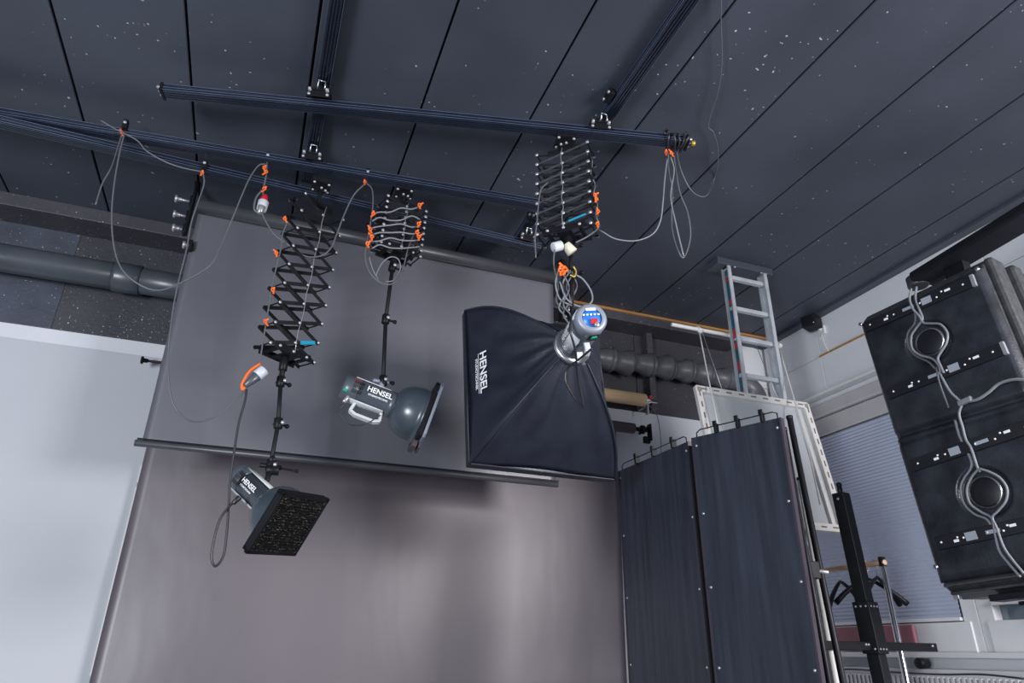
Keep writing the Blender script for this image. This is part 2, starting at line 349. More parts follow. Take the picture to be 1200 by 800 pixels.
# brackets for rolls near the softbox, and the rolls
z173 = P(735, 466, y=4.30).z
t = thing('cardboard_roll', (2.4, 4.3, z173), 'tan cardboard paper roll sticking out behind the softbox', 'roll')
MB().lathe((1.7, 4.30, z173), (1, 0, 0), [(0, .03), (0, .050), (P(755, 468, y=4.3).x - 1.7, .050), (P(755, 468, y=4.3).x - 1.7, .030), (.5, .030)], 24).build('paper_roll', 'card', t)
xe1 = P(755, 468, y=4.3).x
MB().lathe((xe1 - .02, 4.3, z173), (1, 0, 0), [(0, .02), (.03, .034), (.06, .026), (.07, .015), (.13, .012), (.13, 0)], 14).build('end_cone', 'chrome', t)
MB().box((xe1 + .055, 4.3, z173 + .03), .025, .02, .03).build('lock_tab', 'red', t, bevel=.004, label='red lock tab')
MB().tube([(xe1 + .04, 4.3, z173 - .03), (xe1 + .09, 4.28, z173 - .12), (xe1 + .10, 4.27, z173 - .3), (xe1 + .09, 4.27, z173 - .42)], .003).build('bead_chain', 'cablelight', t)
mb = MB().box((xe1 + .02, 4.37, z173), .012, .12, .09).box((xe1 + .02, 4.30, z173 - .06), .014, .03, .10); mb.build('wall_hook', 'bolt', t)

# ================================================================== BACKDROPS
def backdrop(yp, xl, xr, zr, zb, m, wav, ny=40):
    mb = MB()
    def fn(a, b):
        x = xl + (xr - xl) * a; z = zr + (zb - zr) * b
        y = yp + wav * (math.sin(a * 7 + b * 2) * .35 + math.sin(a * 17 + 1.5 + b * 3) * .18 + math.sin(b * 9 + a * 3) * .3) * min(1, b * 3)
        return V((x, y, z))
    return mb.grid(fn, 60, ny)
# upper black paper
yU = 3.72; zU = P(440, 283, y=yU).z
xl, xr = P(232, 240, y=yU).x, P(655, 328, y=yU).x
t = thing('upper_backdrop', (.55, yU, zU), 'grey-black paper backdrop with a bottom bar, hanging from a black tube behind the lights', 'backdrop')
MB().lathe((xl, yU, zU), (1, 0, 0), [(0, 0), (0, .030), (0, .041), (xr - xl, .041), (xr - xl, .030), (xr - xl, 0)], 26).build('roller_tube', 'tube', t)
zb = P(400, 541, y=yU).z
xbl, xbr = P(160, 515, y=yU).x, P(656, 566, y=yU).x
backdrop(yU + .035, xbl + .02, xbr - .01, zU, zb, 'paperblack', .012).build('paper_sheet', 'paperblack', t, solid=.0015)
MB().cyl((xbl - .01, yU + .03, zb), (xbr + .0, yU + .03, zb), .017, seg=14).build('bottom_bar', 'tube', t)
MB().box(((xbl + xbr) / 2, yU + .012, zb + .018), xbr - xbl, .006, .008).build('bar_edge', 'blackmetal', t, label='glossy dark seam along the bottom bar')
# lower brown paper
yL = 4.30; zL = P(735, 501, y=yL).z
xa, xb = P(170, 525, y=yL).x - .0, P(727, 560, y=yL).x
xe2 = P(748, 503, y=yL).x
t = thing('lower_backdrop', (.9, yL, zL), 'brownish paper backdrop hanging below and behind the upper one', 'backdrop')
MB().lathe((xa - .02, yL, zL), (1, 0, 0), [(0, .02), (0, .040), (xe2 - xa - .02, .040), (xe2 - xa - .02, .02)], 24).build('paper_roll', 'purple', t)
backdrop(yL + .03, xa, xb, zL, -.0 + .02, 'paperbrown', .030, 60).build('paper_sheet', 'paperbrown', t, solid=.0015)
MB().cyl((xe2 - .02, yL, zL), (xe2 + .10, yL, zL), .016).build('axle', 'blackmetal', t)
MB().cyl((xe2 + .02, yL, zL), (xe2 + .05, yL, zL), .034).build('sprocket', 'blackmetal', t)
mb = MB().box((xe2 + .09, yL - .01, zL - .02), .014, .05, .13).box((xe2 + .09, yL + .07, zL + .02), .014, .14, .03).box((xe2 + .06, yL - .01, zL - .08), .05, .03, .05)
mb.build('wall_hook', 'blackmetal', t, bevel=.003)
# spindle of that roll on the left and the hooks by the upper tube
def spindle(p, L, lab, group=None, m='bolt'):
    t = thing('backdrop_spindle', p, lab, 'bracket', group)
    MB().cyl(p, p + V((L, 0, 0)), .008, seg=10).build('rod', m, t)
    MB().lathe(p - V((.012, 0, 0)), (1, 0, 0), [(0, 0), (0, .022), (.010, .024), (.014, .014), (.035, .012), (.04, .008)], 14).build('end_knob', m, t)
    MB().box(p + V((L, 0, 0)), .016, .05, .06).build('mount_plate', 'blackmetal', t, bevel=.003)
    return t
spindle(P(168, 422, y=yL), .18, 'black hook rod sticking out over the white board', m='blackmetal')
bx = xl - .03
rows = [(208, 233, 'topmost bolt rod beside the end of the upper backdrop tube'), (206, 251, 'second bolt rod from the top beside the upper backdrop tube'), (205, 267, 'third bolt rod down, beside the left edge of the black backdrop'), (217, 287, 'short bolt at the very bottom of the rods beside the black backdrop')]
for u, v, lab in rows:
    p = P(u, v, y=yU + .02); spindle(p, max(.03, bx - p.x - .01), lab)
t = thing('backdrop_bracket', (bx, yU, zU), 'black flat hanger plate holding the left end of the upper backdrop tube', 'bracket')
MB().box((bx, yU + .01, zU - .02), .012, .07, .34).build('plate', 'blackmetal', t, bevel=.003)
mb = MB()
for q in (.12, .06, -.06, -.12, -.17): mb.bolt((bx - .006, yU + .01, zU + q), (-1, 0, 0), .008)
mb.build('bolt_heads', 'bolt', t)['kind'] = 'stuff'
MB().box((bx, yU + .01, (zU + .15 + CEIL) / 2), .03, .04, CEIL - zU - .15).build('ceiling_leg', 'blackmetal', t)
t = thing('backdrop_holder', (xr + .03, yU, zU), 'black vertical holder carrying the right end of the upper backdrop tube', 'bracket')
MB().box((xr + .035, yU + .01, zU - .10), .05, .06, .42).build('plate', 'blackmetal', t, bevel=.003)
MB().box((xr + .035, yU + .01, (zU + .11 + CEIL) / 2), .03, .04, CEIL - zU - .11).build('ceiling_leg', 'blackmetal', t)

# ================================================================== RAILS
W_, H_ = .060, .040
prof = [(-W_ / 2, -H_ / 2 + .004)]
for k in range(4):
    a = -W_ / 2 + .003 + k * (W_ - .006) / 4; b = a + (W_ - .006) / 4
    prof += [(a + .002, -H_ / 2), (b - .004, -H_ / 2), (b - .003, -H_ / 2 + .006), (b + .0005, -H_ / 2 + .006)]
prof += [(W_ / 2, -H_ / 2 + .004)]
for k in range(3):
    z = -H_ / 2 + .006 + k * .011; prof += [(W_ / 2, z), (W_ / 2 - .005, z + .001), (W_ / 2 - .005, z + .006), (W_ / 2, z + .007)]
prof += [(W_ / 2, H_ / 2), (-W_ / 2, H_ / 2)]
for k in range(2, -1, -1):
    z = -H_ / 2 + .006 + k * .011; prof += [(-W_ / 2, z + .007), (-W_ / 2 + .005, z + .006), (-W_ / 2 + .005, z + .001), (-W_ / 2, z)]
def rail(p, q, lab, caps=(1, 1)):
    p, q = V(p), V(q); dn = (q - p).normalized(); sd = dn.cross(V((0, 0, 1))).normalized(); up = sd.cross(dn)
    t = thing('ceiling_rail', (p + q) / 2, lab, 'rail')
    MB().sweep(p, q, prof, sd, up).build('rail_profile', 'rail', t)
    lp_ = MB()  # thin pale strips added as painted highlights along the rail
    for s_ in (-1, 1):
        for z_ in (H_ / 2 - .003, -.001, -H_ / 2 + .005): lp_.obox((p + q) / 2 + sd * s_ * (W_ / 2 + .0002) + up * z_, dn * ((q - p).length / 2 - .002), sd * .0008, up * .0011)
    lp_.build('rail_highlight_lines', 'railglint', t, label='thin pale painted highlight lines')
    for e, s, on in ((p, -1, caps[0]), (q, 1, caps[1])):
        if not on: continue
        MB().obox(e + dn * s * .006, dn * .006, sd * (W_ / 2 + .004), up * (H_ / 2 + .004)).build('end_cap', 'blackmetal', t)
        mb = MB()
        for k in (-1, 0, 1): mb.lathe(e + dn * s * .012 + sd * k * .025, dn * s, [(0, .008), (.012, .008), (.016, .004), (.016, 0)], 8)
        mb.build('cap_bolts', 'bolt', t)['kind'] = 'stuff'
    t['_dn'] = dn[:]; return t, p, q, dn, sd
zr = 2.365
r1, p1a, p1b, dn1, sd1 = rail(P(193, 107, z=zr), P(803, 167, z=zr), 'long black ridged cross rail nearest the camera, carrying the softbox scissor arm')
r2, p2a, p2b, dn2, sd2 = rail(P(-90, 119, z=zr), P(655, 244, z=zr), 'middle black cross rail carrying the cable-wound scissor arm')
z3 = zr + .0
p3s = P(118, 160, z=zr - .05); r3, p3a, p3b, dn3, sd3 = rail(P(-90, 122, z=zr - .05), P(633, 291, z=zr - .05), 'lowest black cross rail carrying the longest scissor arm, close to the black backdrop', (0, 1))
# rails fixed to the ceiling, running in depth
zy = 2.5 - .035
xA = P(385, 60, z=zy).x; xB = P(755, 75, z=zy).x
rA, *_ = rail((xA, .3, zy + CH), (xA, P(374, 212, z=zy).y, zy + CH), 'black ridged rail fixed to the ceiling above the left scissor arm')
rB, *_ = rail((xB, .3, zy + CH), (xB, P(706, 146, z=zy).y, zy + CH), 'black ridged rail fixed to the ceiling at upper right of centre')
rC, *_ = rail(P(603, 286, z=zr + .06), P(624, 254, z=zr + .06), 'short black rail stub above the right end of the lowest rail')
kp = P(714, 112, z=zy); kb = MB().box(kp + V((0, 0, .0)), .03, .07, .035)
kb.build('rail_clamp', 'blackmetal', rB, bevel=.003); kb = MB()
for q in (-.025, .025): kb.bolt(kp + V((-.015, q, -.005)), (-1, 0, -.3), .009, .008)
kb.build('clamp_bolts', 'bolt', rB)['kind'] = 'stuff'
def plate(p, dn, sd, parent, L=.10, W=.05, below=True, name='carriage_plate'):
    mb = MB(); s = -1 if below else 1
    mb.obox(p, dn * L / 2, sd * W, V((0, 0, .003))).obox(p + sd * W + V((0, 0, .010)), dn * L / 2, sd * .002, V((0, 0, .012))).obox(p - sd * W + V((0, 0, .010)), dn * L / 2, sd * .002, V((0, 0, .012)))
    o = mb.build(name, 'blackmetal', parent, bevel=.001)
    b = MB()
    for i in (-1, 1):
        for j in (-1, 1): b.bolt(p + dn * i * L * .38 + sd * j * W * .72 - V((0, 0, .003)), (0, 0, -1), .008, .007)
    bo = b.build('plate_bolts', 'bolt', o); bo['kind'] = 'stuff'
    return o
def clampT(px_, py_, zc, rdn, rsd, parent, ztop):
    # bracket that ties a cross rail up to a ceiling rail: top plate, four bolts and a U loop
    p = P(px_, py_, z=zc)
    o = plate(p + V((0, 0, .03)), rdn, rsd, parent, .11, .045, True, 'hanger_plate')
    mb = MB(); c = p + V((0, .03, .045))
    mb.tube([c + V((-.016, 0, 0)), c + V((-.016, .0, .05)), c + V((.016, 0, .05)), c + V((.016, 0, 0))], .004, 6, 1)
    mb.build('u_bolt', 'steel', o)
    return o
for (u, v, rr, dn, sd, zc) in ((374, 118, r1, dn1, sd1, zr), (365, 190, r2, dn2, sd2, zr), (702, 155, r1, dn1, sd1, zr), (616, 284, r3, dn3, sd3, zr - .05)):
    p = P(u, v, z=zc)
    mb = MB().obox(p + V((0, 0, .028)), dn * .055, sd * .048, V((0, 0, .004))).obox(p + V((0, 0, .045)), dn * .02, sd * .03, V((0, 0, .02)))
    ns = sd if sd.y < 0 else -sd
    mb.obox(p + ns * (W_ / 2 + .008) + V((0, 0, .012)), dn * .055, ns * .003, V((0, 0, .022)))
    o = mb.build('hanger_plate', 'blackmetal', rr, bevel=.002)
    b0 = MB()
    for i in (-1, 1): b0.bolt(p + dn * i * .042 + ns * (W_ / 2 + .011) + V((0, 0, .0)), ns, .008, .007)
    b0.build('side_bolts', 'bolt', o)['kind'] = 'stuff'
    b = MB()
    for i in (-1, 1):
        b.bolt(p + dn * i * .040 - sd * .040 + V((0, 0, .024)), (0, 0, -1), .009, .008)
        b.bolt(p + dn * i * .040 + sd * .042 + V((0, 0, .024)), (0, 0, -1), .009, .008)
        b.bolt(p + dn * i * .040 + sd * .050 + V((0, 0, .024)), sd, .008, .007)
    b.build('plate_bolts', 'bolt', o)['kind'] = 'stuff'
    c = p - sd * .055 + V((0, 0, .03)) if False else p + V((0, -.06, .032))
    MB().tube([c + V((-.016, .03, 0)), c + V((-.016, 0, 0)), c + V((-.016, 0, .035)), c + V((.016, 0, .035)), c + V((.016, 0, 0)), c + V((.016, .03, 0))], .004, 6, 1).build('u_bolt', 'steel', o)

# ================================================================== SCISSOR ARMS
def scissor(name_lab, px_, zc, rdn, rsd, ztop, zbot, lat, wid, n, pole_to, sticker, drift=V((0, 0, 0)), armw=.019, shrink=0.0, gap=.052, armm='arm', br=.0085):
    top = P(px_[0], px_[1], z=zc); lat = V(lat).normalized(); nr = lat.cross(V((0, 0, 1))).normalized()
    if nr.y > 0: nr = -nr                      # nr faces the camera
    t = thing('scissor_arm', (top.x, top.y, top.z), name_lab, 'hanger')
    plate(top - V((0, 0, H_ / 2 + .006)), rdn, rsd, t)
    zc0 = top.z - H_ / 2 - .01
    mb = MB().cyl((top.x, top.y, zc0), (top.x, top.y, ztop + CH + .03), .010)
    mb.obox((top.x, top.y, zc0 - .022), lat * .022, nr * .016, V((0, 0, .012))); mb.build('swivel', 'blackmetal', t)
    b = MB()
    for q in (-1, 1): b.bolt((top.x + nr.x * .02 + q * .014 * lat.x, top.y + nr.y * .02 + q * .014 * lat.y, zc0 - .022), nr, .007, .010)
    b.build('swivel_bolts', 'bolt', t)['kind'] = 'stuff'
    # mounting crosspieces at the top
    for q in (-1, 1):
        MB().obox(V((top.x, top.y, ztop + CH + .02)) + lat * q * .03 + nr * .02, lat * .055, nr * .002, V((0, 0, .016))).build('mounting_bracket', 'blackmetal', t, bevel=.001)
    h = (ztop - zbot) / n
    def node(i, side, pl):                       # side -1, 0, 1
        f = i / n; wd = wid * (1 - shrink * abs(f - .5) * 2) * .5
        return V((top.x, top.y, ztop + CH - i * h)) + drift * f + lat * side * wd + nr * pl
    bolts = MB()
    for pl in (gap, -gap):
        for i in range(n):
            for s in (-1, 1):
                a, b_ = node(i, s, pl + s * .003), node(i + 1, -s, pl + s * .003)
                ext = (b_ - a).normalized() * .007
                MB().bar(a - ext, b_ + ext, .003, armw, (b_ - a).cross(nr)).build('scissor_bar', armm if pl > 0 and s == 1 else 'arm', t)
            c = (node(i, -1, pl) + node(i + 1, 1, pl)) / 2
            bolts.bolt(c + nr * (.005 if pl > 0 else -.005), nr if pl > 0 else -nr, br, .006)
        for i in range(n + 1):
            for s in (-1, 1): bolts.bolt(node(i, s, pl) + nr * (.005 if pl > 0 else -.005), nr if pl > 0 else -nr, br, .006)
    bo = bolts.build('pivot_bolts', 'bolt', t); bo['kind'] = 'stuff'
    rods = MB()
    for i in range(0, n + 1):
        for s in (-1, 1): rods.cyl(node(i, s, gap), node(i, s, -gap), .004, seg=6)
    rods.build('cross_rods', 'blackmetal', t)['kind'] = 'stuff'
    # thin steel wire down the middle
    MB().tube([node(i, 0, gap + .012) + lat * (.004 * (-1) ** i) for i in range(n + 1)], .0018, 6, 2).build('centre_wire', 'bolt', t)
    # springs diagonal inside
    bt = node(n, 0, 0)
    mb = MB().obox(bt + V((0, 0, -.010)), lat * wid * .14, nr * (gap + .006), V((0, 0, .004)))
    mb.obox(bt + lat * wid * .3 + V((0, 0, -.004)), lat * .008, nr * (gap + .006), V((0, 0, .006))).obox(bt - lat * wid * .3 + V((0, 0, -.004)), lat * .008, nr * (gap + .006), V((0, 0, .006)))
    mb.obox(bt + nr * (gap + .004) + V((0, 0, .006)), lat * wid * .40, nr * .002, V((0, 0, .018))).obox(bt - nr * (gap + .004) + V((0, 0, .0)), lat * wid * .40, nr * .002, V((0, 0, .018)))
    mb.build('bottom_bracket', 'blackmetal', t, bevel=.001)
    b = MB()
    for q in (-.3, 0, .3): b.bolt(bt + nr * (gap + .006) + lat * wid * q + V((0, 0, .006)), nr, .008, .008)
    b.build('bracket_bolts', 'bolt', t)['kind'] = 'stuff'
    if sticker: # on the last bar
        a, b_ = node(n - 1, 1, gap + .0065), node(n, -1, gap + .0065)
        q0 = a * .92 + b_ * .08; q1 = a * .60 + b_ * .40
        MB().bar(q0, q1, .0015, armw * .95, (b_ - a).cross(nr)).build('cyan_sticker', 'cyan', t, label='cyan sticker')
    # drop pole made of sections with clamps
    pts = [bt + V((0, 0, -.01))] + [V(q) for q in pole_to]
    mb = MB().cyl(pts[0], pts[0] + (pts[1] - pts[0]).normalized() * .07, .020)
    mb.build('spigot_socket', 'blackmetal', t)
    for i in range(len(pts) - 1):
        MB().cyl(pts[i], pts[i + 1], .013 if i == 0 else .010, seg=12).build('drop_pole', 'blackmetal', t)
        c = pts[i + 1]; dd = (pts[i + 1] - pts[i]).normalized()
        m2 = MB().cyl(c - dd * .025, c + dd * .025, .020).cyl(c, c + lat * .05, .006).ball(c + lat * .052, .011, 8)
        m2.cyl(c - nr * .03, c + nr * .028, .007)
        m2.build('clamp', 'blackmetal', t)
        MB().bolt(c + nr * .028, nr, .010, .008).build('clamp_knob', 'bolt', t)
    return t, node, bt
latP1 = V((.79, .613, 0)); latP3 = V((.732, -.682, 0)); latP2 = V((.96, .28, 0))
zc3 = zr - .05
topA = P(377, 214, z=zc3); dA = math.hypot(topA.x, topA.y)
def onY(u, v, y): return P(u, v, y=y)
yA = topA.y
botA = P(334, 416, y=yA); ztA = P(371, 246, y=yA).z - CH
s1, node1, bt1 = scissor('long extended black scissor arm holding the lowest flash head', (377, 214), zc3, dn3, sd3, ztA, botA.z - CH, latP1, .27, 8,
                         [P(329, 447, y=yA), P(326, 496, y=yA), P(317, 545, y=yA)], True, V((botA.x - topA.x, 0, 0)))
topB = P(474, 222, z=zr); yB = topB.y
s2, node2, bt2 = scissor('compressed scissor arm wound with grey cable, holding the middle flash head', (474, 222), zr, dn2, sd2,
                         P(466, 243, y=yB).z - CH, P(462, 297, y=yB).z - CH, latP2, .235, 8, [P(460, 313, y=yB), P(452, 374, y=yB), P(449, 446, y=yB)], False, V((-.012, 0, 0)), armw=.012, br=.009)
topC = P(662, 162, z=zr); yC = topC.y
s3, node3, bt3 = scissor('half-open scissor arm on the front rail, above the softbox', (662, 162), zr, dn1, sd1,
                         P(664, 183, y=yC).z - CH, P(667, 276, y=yC).z - CH, latP3, .26, 8, [P(669, 290, y=yC), P(669, 322, y=yC), P(668, 366, y=yC)], True, V((0, 0, 0)), armw=.010, armm='armgrey', br=.009)
# extras on scissor 3: white lamp plug on a cream socket
t = thing('white_plug', P(655, 288, y=yC - .03), 'white round plug in a cream socket under the softbox scissor arm', 'plug')
a = P(648, 290, y=yC - .05); b = P(663, 286, y=yC - .05)
MB().cyl(a, a * .35 + b * .65, .023, seg=16).build('plug_body', 'plugwhite', t)
mb = MB().cyl(b, P(671, 296, y=yC - .05), .020, .027, seg=16); mb.build('socket', 'cream', t)

# ================================================================== FLASH HEADS
def head_frame(o, ax, upv):
    ax = V(ax).normalized(); up = V(upv); up = (up - ax * up.dot(ax)).normalized(); sd = ax.cross(up); return V(o), ax, up, sd
def flash_body(t, o, ax, up, sd, L=.27, r=.062, text_side=1, text_flip=1, toff=.0, pale=1, sc=1.0):
    """body runs from o (back) along ax; up is where the mount sits; sd*text_side faces the reader"""
    def ring(tt, rr): return (tt, rr)
    MB().lathe(o, ax, [(0, 0), (0, r * .80), (.006, r * .93), (.03, r), (.075, r), (.080, r - .004), (.08, r - .02)], 32).build('rear_cap', 'headgrey', t)
    MB().lathe(o + ax * .08, ax, [(0, r - .02), (0, r - .003), (L - .12, r - .003), (L - .118, r + .002), (L - .085, r + .002), (L - .08, r - .01), (L - .08, .02)], 32).build('barrel', 'headgrey', t)
    # pale side shells: curved slabs covering two sectors
    for s, nm in ((1, 'side_shell'), (-1, 'side_shell')):
        mb = MB(); a0, a1 = (58, 118) if s > 0 else (238, 300); rr = r + .002
        def fn(i, j):
            an = math.radians(a0 + (a1 - a0) * j)
            return o + ax * (.045 + (L - .05 - .045) * i) + (sd * text_side * math.cos(an) + up * math.sin(an)) * rr
        mb.grid(fn, 2, 10).build(nm, 'headlight', t, solid=.004, label='pale grey side shell')
    vents = MB()
    for k in range(6):
        for q in range(3):
            an = math.radians(-22 + q * 21)
            n = sd * text_side * math.cos(an) + up * math.sin(an)
            vents.obox(o + ax * (.050 + k * .008) + n * (r + .0005), ax * .002, ax.cross(n) * .009, n * .001)
    vents.build('cooling_slots', 'dark', t)['kind'] = 'stuff'
    c = o + ax * (.155 + toff) + sd * text_side * (r + .0022)
    x_ = ax * text_flip; n = sd * text_side; y_ = n.cross(x_)
    text('HENSEL', 'lettering', 'printwhite', t, c + y_ * .010 * sc, x_, y_, .036 * sc, .002, 'white capital lettering')
    text('STUDIOTECHNIK', 'lettering', 'printwhite', t, c - y_ * .017 * sc, x_, y_, .0125 * sc, .0025, 'small white lettering')
def handle(t, o, ax, dirn, a0, a1, h, wd):
    dirn = V(dirn).normalized(); mb = MB()
    p = [o + ax * a0, o + ax * (a0 - .008) + dirn * h, o + ax * (a0 + .02) + dirn * (h + .012), o + ax * (a1 - .02) + dirn * (h + .012), o + ax * (a1 + .008) + dirn * h, o + ax * a1]
    cs = ax.cross(dirn)
    for a, b in zip(p[:-1], p[1:]): mb.obox((a + b) / 2, (b - a) / 2 * 1.08, cs * wd, (b - a).normalized().cross(cs) * .007)
    return mb.build('handle', 'headlight', t, bevel=.003, label='pale grey grab handle')
def bowl(t, o, ax, r, depth, rim=.006):
    n = 10; pr = [(0, .045)]
    for k in range(n + 1):
        a = math.radians(12 + 78 * k / n); pr.append((.012 + depth * (1 - math.cos(a)) / 1.0 * .95, .045 + (r - .045) * math.sin(a) ** .85))
    full = pr + [(pr[-1][0] + .018, r), (pr[-1][0] + .020, r + rim), (pr[-1][0] + .028, r + rim)]
    MB().lathe(o, ax, full, 40).build('bowl_reflector', 'bowl', t)
    inn = [(a + .004, max(.02, b - .004)) for a, b in pr] + [(pr[-1][0] + .026, r - .003)]
    MB().lathe(o, ax, inn, 40).build('reflector_inside', 'inner', t, label='silver inside of the reflector')
    MB().lathe(o, ax, [(0, .03), (-.01, .050), (.012, .052), (.02, .044)], 28).build('bayonet_ring', 'bolt', t)
    return pr[-1][0] + .028
def square_frame(t, c, ax, e1, e2, half, th=.012, m='blackmetal'):
    c = V(c); mb = MB(); wdt = .018
    for s in (-1, 1):
        mb.obox(c + e1 * s * (half - wdt / 2), e1 * wdt / 2, e2 * half, ax * th)
        mb.obox(c + e2 * s * (half - wdt / 2), e1 * half, e2 * wdt / 2, ax * th)
    return mb.build('filter_frame', m, t, bevel=.002)
# --- head 1 (lowest, facing the camera with a honeycomb grid)
ax1 = V((.602, -.537, -.591)).normalized(); e1 = V((.710, .698, .089)).normalized(); e2 = V((-.365, .473, -.802)).normalized()
fc = P(338.4, 614.2, y=yA - .16)
t = thing('flash_head', P(318, 562, y=yA), 'slate grey studio flash head with a black honeycomb grid, hanging lowest at the left', 'flash light')
Ltot = .395; back = fc - ax1 * Ltot
sdv = V((-.2, .2, 0))
camdir = (V((0, 0, CH)) - back).normalized(); cp = (camdir - ax1 * camdir.dot(ax1)).normalized(); upd = cp.cross(ax1)
if upd.z < 0: upd = -upd
upd = upd + cp * .10
o, ax, up, sd = head_frame(back, ax1, upd); ts = 1 if sd.dot(camdir) > 0 else -1
flash_body(t, o, ax, up, sd, .27, .059, ts, 1, -.010, sc=.80)
bl = bowl(t, o + ax * .225, ax, .128, .125)
square_frame(t, fc - ax * .020, ax, e1, e2, .138, .009)
square_frame(t, fc, ax, e1, e2, .142, .009)
MB().obox(fc - ax * .035, e1 * .168, e2 * .168, ax * .004).build('adapter_plate', 'blackmetal', t) if False else None
# honeycomb grid: real cell walls in two families of thin strips plus zigzags
gr = MB(); hs = .125; cell = .0075
ncell = int(2 * hs / cell)
for i in range(ncell + 1):
    q = -hs + i * cell
    zig = [fc + e1 * (q + (.0016 if j % 2 else -.0016)) + e2 * (-hs + j * 2 * hs / 40) for j in range(41)]
    for a, b in zip(zig[:-1], zig[1:]): gr.obox((a + b) / 2, (b - a) / 2, e1 * .0005, ax * .010)
for i in range(0, 41):
    q = -hs + i * 2 * hs / 40; gr.obox(fc + e2 * q, e1 * hs, e2 * .0004, ax * .009)
gr.build('honeycomb_grid', 'honey', t)['kind'] = 'stuff'
mk = P(318, 546, y=yA)
mb = MB().cyl(mk, o + ax * .15 + up * .06, .012).cyl(mk + V((-.05, 0, .0)), mk + V((.03, 0, 0)), .010).cyl(mk + V((.03, 0, -.005)), mk + V((.11, .0, -.012)), .0045).ball(mk + V((.11, 0, -.012)), .009, 8)
mb.cyl(mk + V((0, -.02, .03)), mk + V((0, .03, .03)), .014)
mb.build('tilt_bracket', 'blackmetal', t)
MB().cyl(mk + V((-.02, -.01, -.02)), mk + V((.035, -.012, -.02)), .022, seg=14).build('locking_knob', 'blackmetal', t)
# --- head 2 (middle, side view)
ax2 = V((.95, -.05, -.27)).normalized(); bk2 = P(402, 452, y=yB)
t = thing('flash_head', P(450, 450, y=yB), 'studio flash head seen from the side, pale handle below, hanging in the middle', 'flash light')
o, ax, up, sd = head_frame(bk2, ax2, (0.1, 0, 1)); ts = 1 if sd.y < 0 else -1
flash_body(t, o, ax, up, sd, .27, .062, ts, 1, .02)
bl = bowl(t, o + ax * .245, ax, .133, .125)
fc2 = o + ax * (.245 + bl + .010)
ee2 = up; ee1 = sd
square_frame(t, fc2, ax, ee1, ee2, .140, .010); square_frame(t, fc2 + ax * .022, ax, ee1, ee2, .143, .007, 'alushade')
MB().obox(fc2 + ax * .024, ee1 * .125, ee2 * .125, ax * .002).build('diffuser', 'headlight', t)
mb = MB().obox(fc2 - up * .150 + ax * .0, ax * .011, sd * .06, up * .022).obox(fc2 - up * .150 + ax * .026, ax * .006, sd * .05, up * .018)
mb.build('frame_catch', 'purple', t)
handle(t, o - up * .055, ax, -up + sd * ts * .25, .085, .215, .055, .014)
pp = o + ax * .045 - up * .050 + sd * ts * .03
MB().cyl(pp, pp - up * .035 + ax * -.01, .010).build('power_plug', 'bolt', t)
MB().obox(o + ax * .02 - up * .035 + sd * ts * .052, ax * .010, up * .006, sd * .003).build('switch', 'green', t, label='green switch')
MB().obox(o + ax * .055 + up * .03 + sd * ts * .052, ax * .018, up * .008, sd * .004).build('display', 'dimred', t, label='dim red display') 
mk = P(449, 446, y=yB)
mb = MB().cyl(mk + V((0, 0, .01)), o + ax * .17 + up * .055, .014).cyl(mk + V((-.04, 0, -.005)), mk + V((.03, 0, -.005)), .010).ball(mk + V((-.04, 0, -.005)), .012, 8)
mb.build('tilt_bracket', 'alushade', t)
cable('head_cable', [pp - up * .03, pp - up * .08 - ax * .01, pp - up * .125 + ax * .05, pp - up * .10 + ax * .12, pp - up * .03 + ax * .17], .0035, 'cableblack', 'short black cable looping below the handle of the middle flash head')
# --- softbox
ap = V((1.167, yC - .02, 1.207 + CH)); axS = V((.041, .997, -.073)).normalized(); cS = ap + axS * .42
TL, BL, BR = (PP(u, v, cS, axS) for u, v in ((545, 364), (550, 543), (721, 562))); TR = TL + BR - BL
t = thing('softbox', ap, 'large black fabric softbox with white lettering, seen from behind', 'softbox')
cs = [TL, TR, BR, BL]; cc = (TL + BR) / 2
rs = .058
ux = (TR - TL).normalized(); uy = (TL - BL).normalized()
rc = [ap - ux * rs + uy * rs, ap + ux * rs + uy * rs, ap + ux * rs - uy * rs, ap - ux * rs - uy * rs]
def rod(k, s):      # bowed rod from ring corner k to frame corner k
    p = rc[k].lerp(cs[k], s); out = (cs[k] - cc).normalized()
    return p + out * .055 * math.sin(math.pi * s) ** 1.0 - axS * .035 * math.sin(math.pi * s)
for k, nm in enumerate(('top', 'right', 'bottom', 'left')):
    k2 = (k + 1) % 4; outn = ((cs[k] + cs[k2]) / 2 - cc).normalized()
    def fn(s, r_, k=k, k2=k2, outn=outn):
        p = rod(k, s).lerp(rod(k2, s), r_); sag = math.sin(math.pi * r_) * math.sin(math.pi * min(1, s * 1.0)) * .035
        wr = .010 * math.sin(r_ * 31 + 3 * math.sin(s * 4) + k) * (1 - s) ** .6 * min(1, s * 4) * math.sin(math.pi * r_) + .0045 * math.sin(r_ * 23 + s * 5 + k) * math.sin(math.pi * s) + .003 * math.sin(r_ * 9 - s * 17 + 2 * k) * s * math.sin(math.pi * r_)
        edge = -.010 * math.sin(math.pi * r_) * s
        return p - outn * (sag - wr) + outn * edge
    MB().grid(fn, 24, 24).build('fabric_panel', 'nylon', t, solid=.003)
    MB().tube([rod(k, i / 12) for i in range(13)], .0055, 8, 2).build('seam', 'nylon', t)
mb = MB()
for k in range(4): # lip around the front
    a, b = cs[k], cs[(k + 1) % 4]; mb.add([a, b, b + axS * .05, a + axS * .05], [(0, 1, 2, 3)])
mb.build('front_lip', 'nylon', t, solid=.004)
MB().tube(cs + [cs[0]], .006, 8, 1).build('edge_piping', 'nylon', t)
MB().add([c + axS * .02 for c in cs], [(0, 1, 2, 3)]).build('front_diffuser', 'headlight', t, solid=.002)
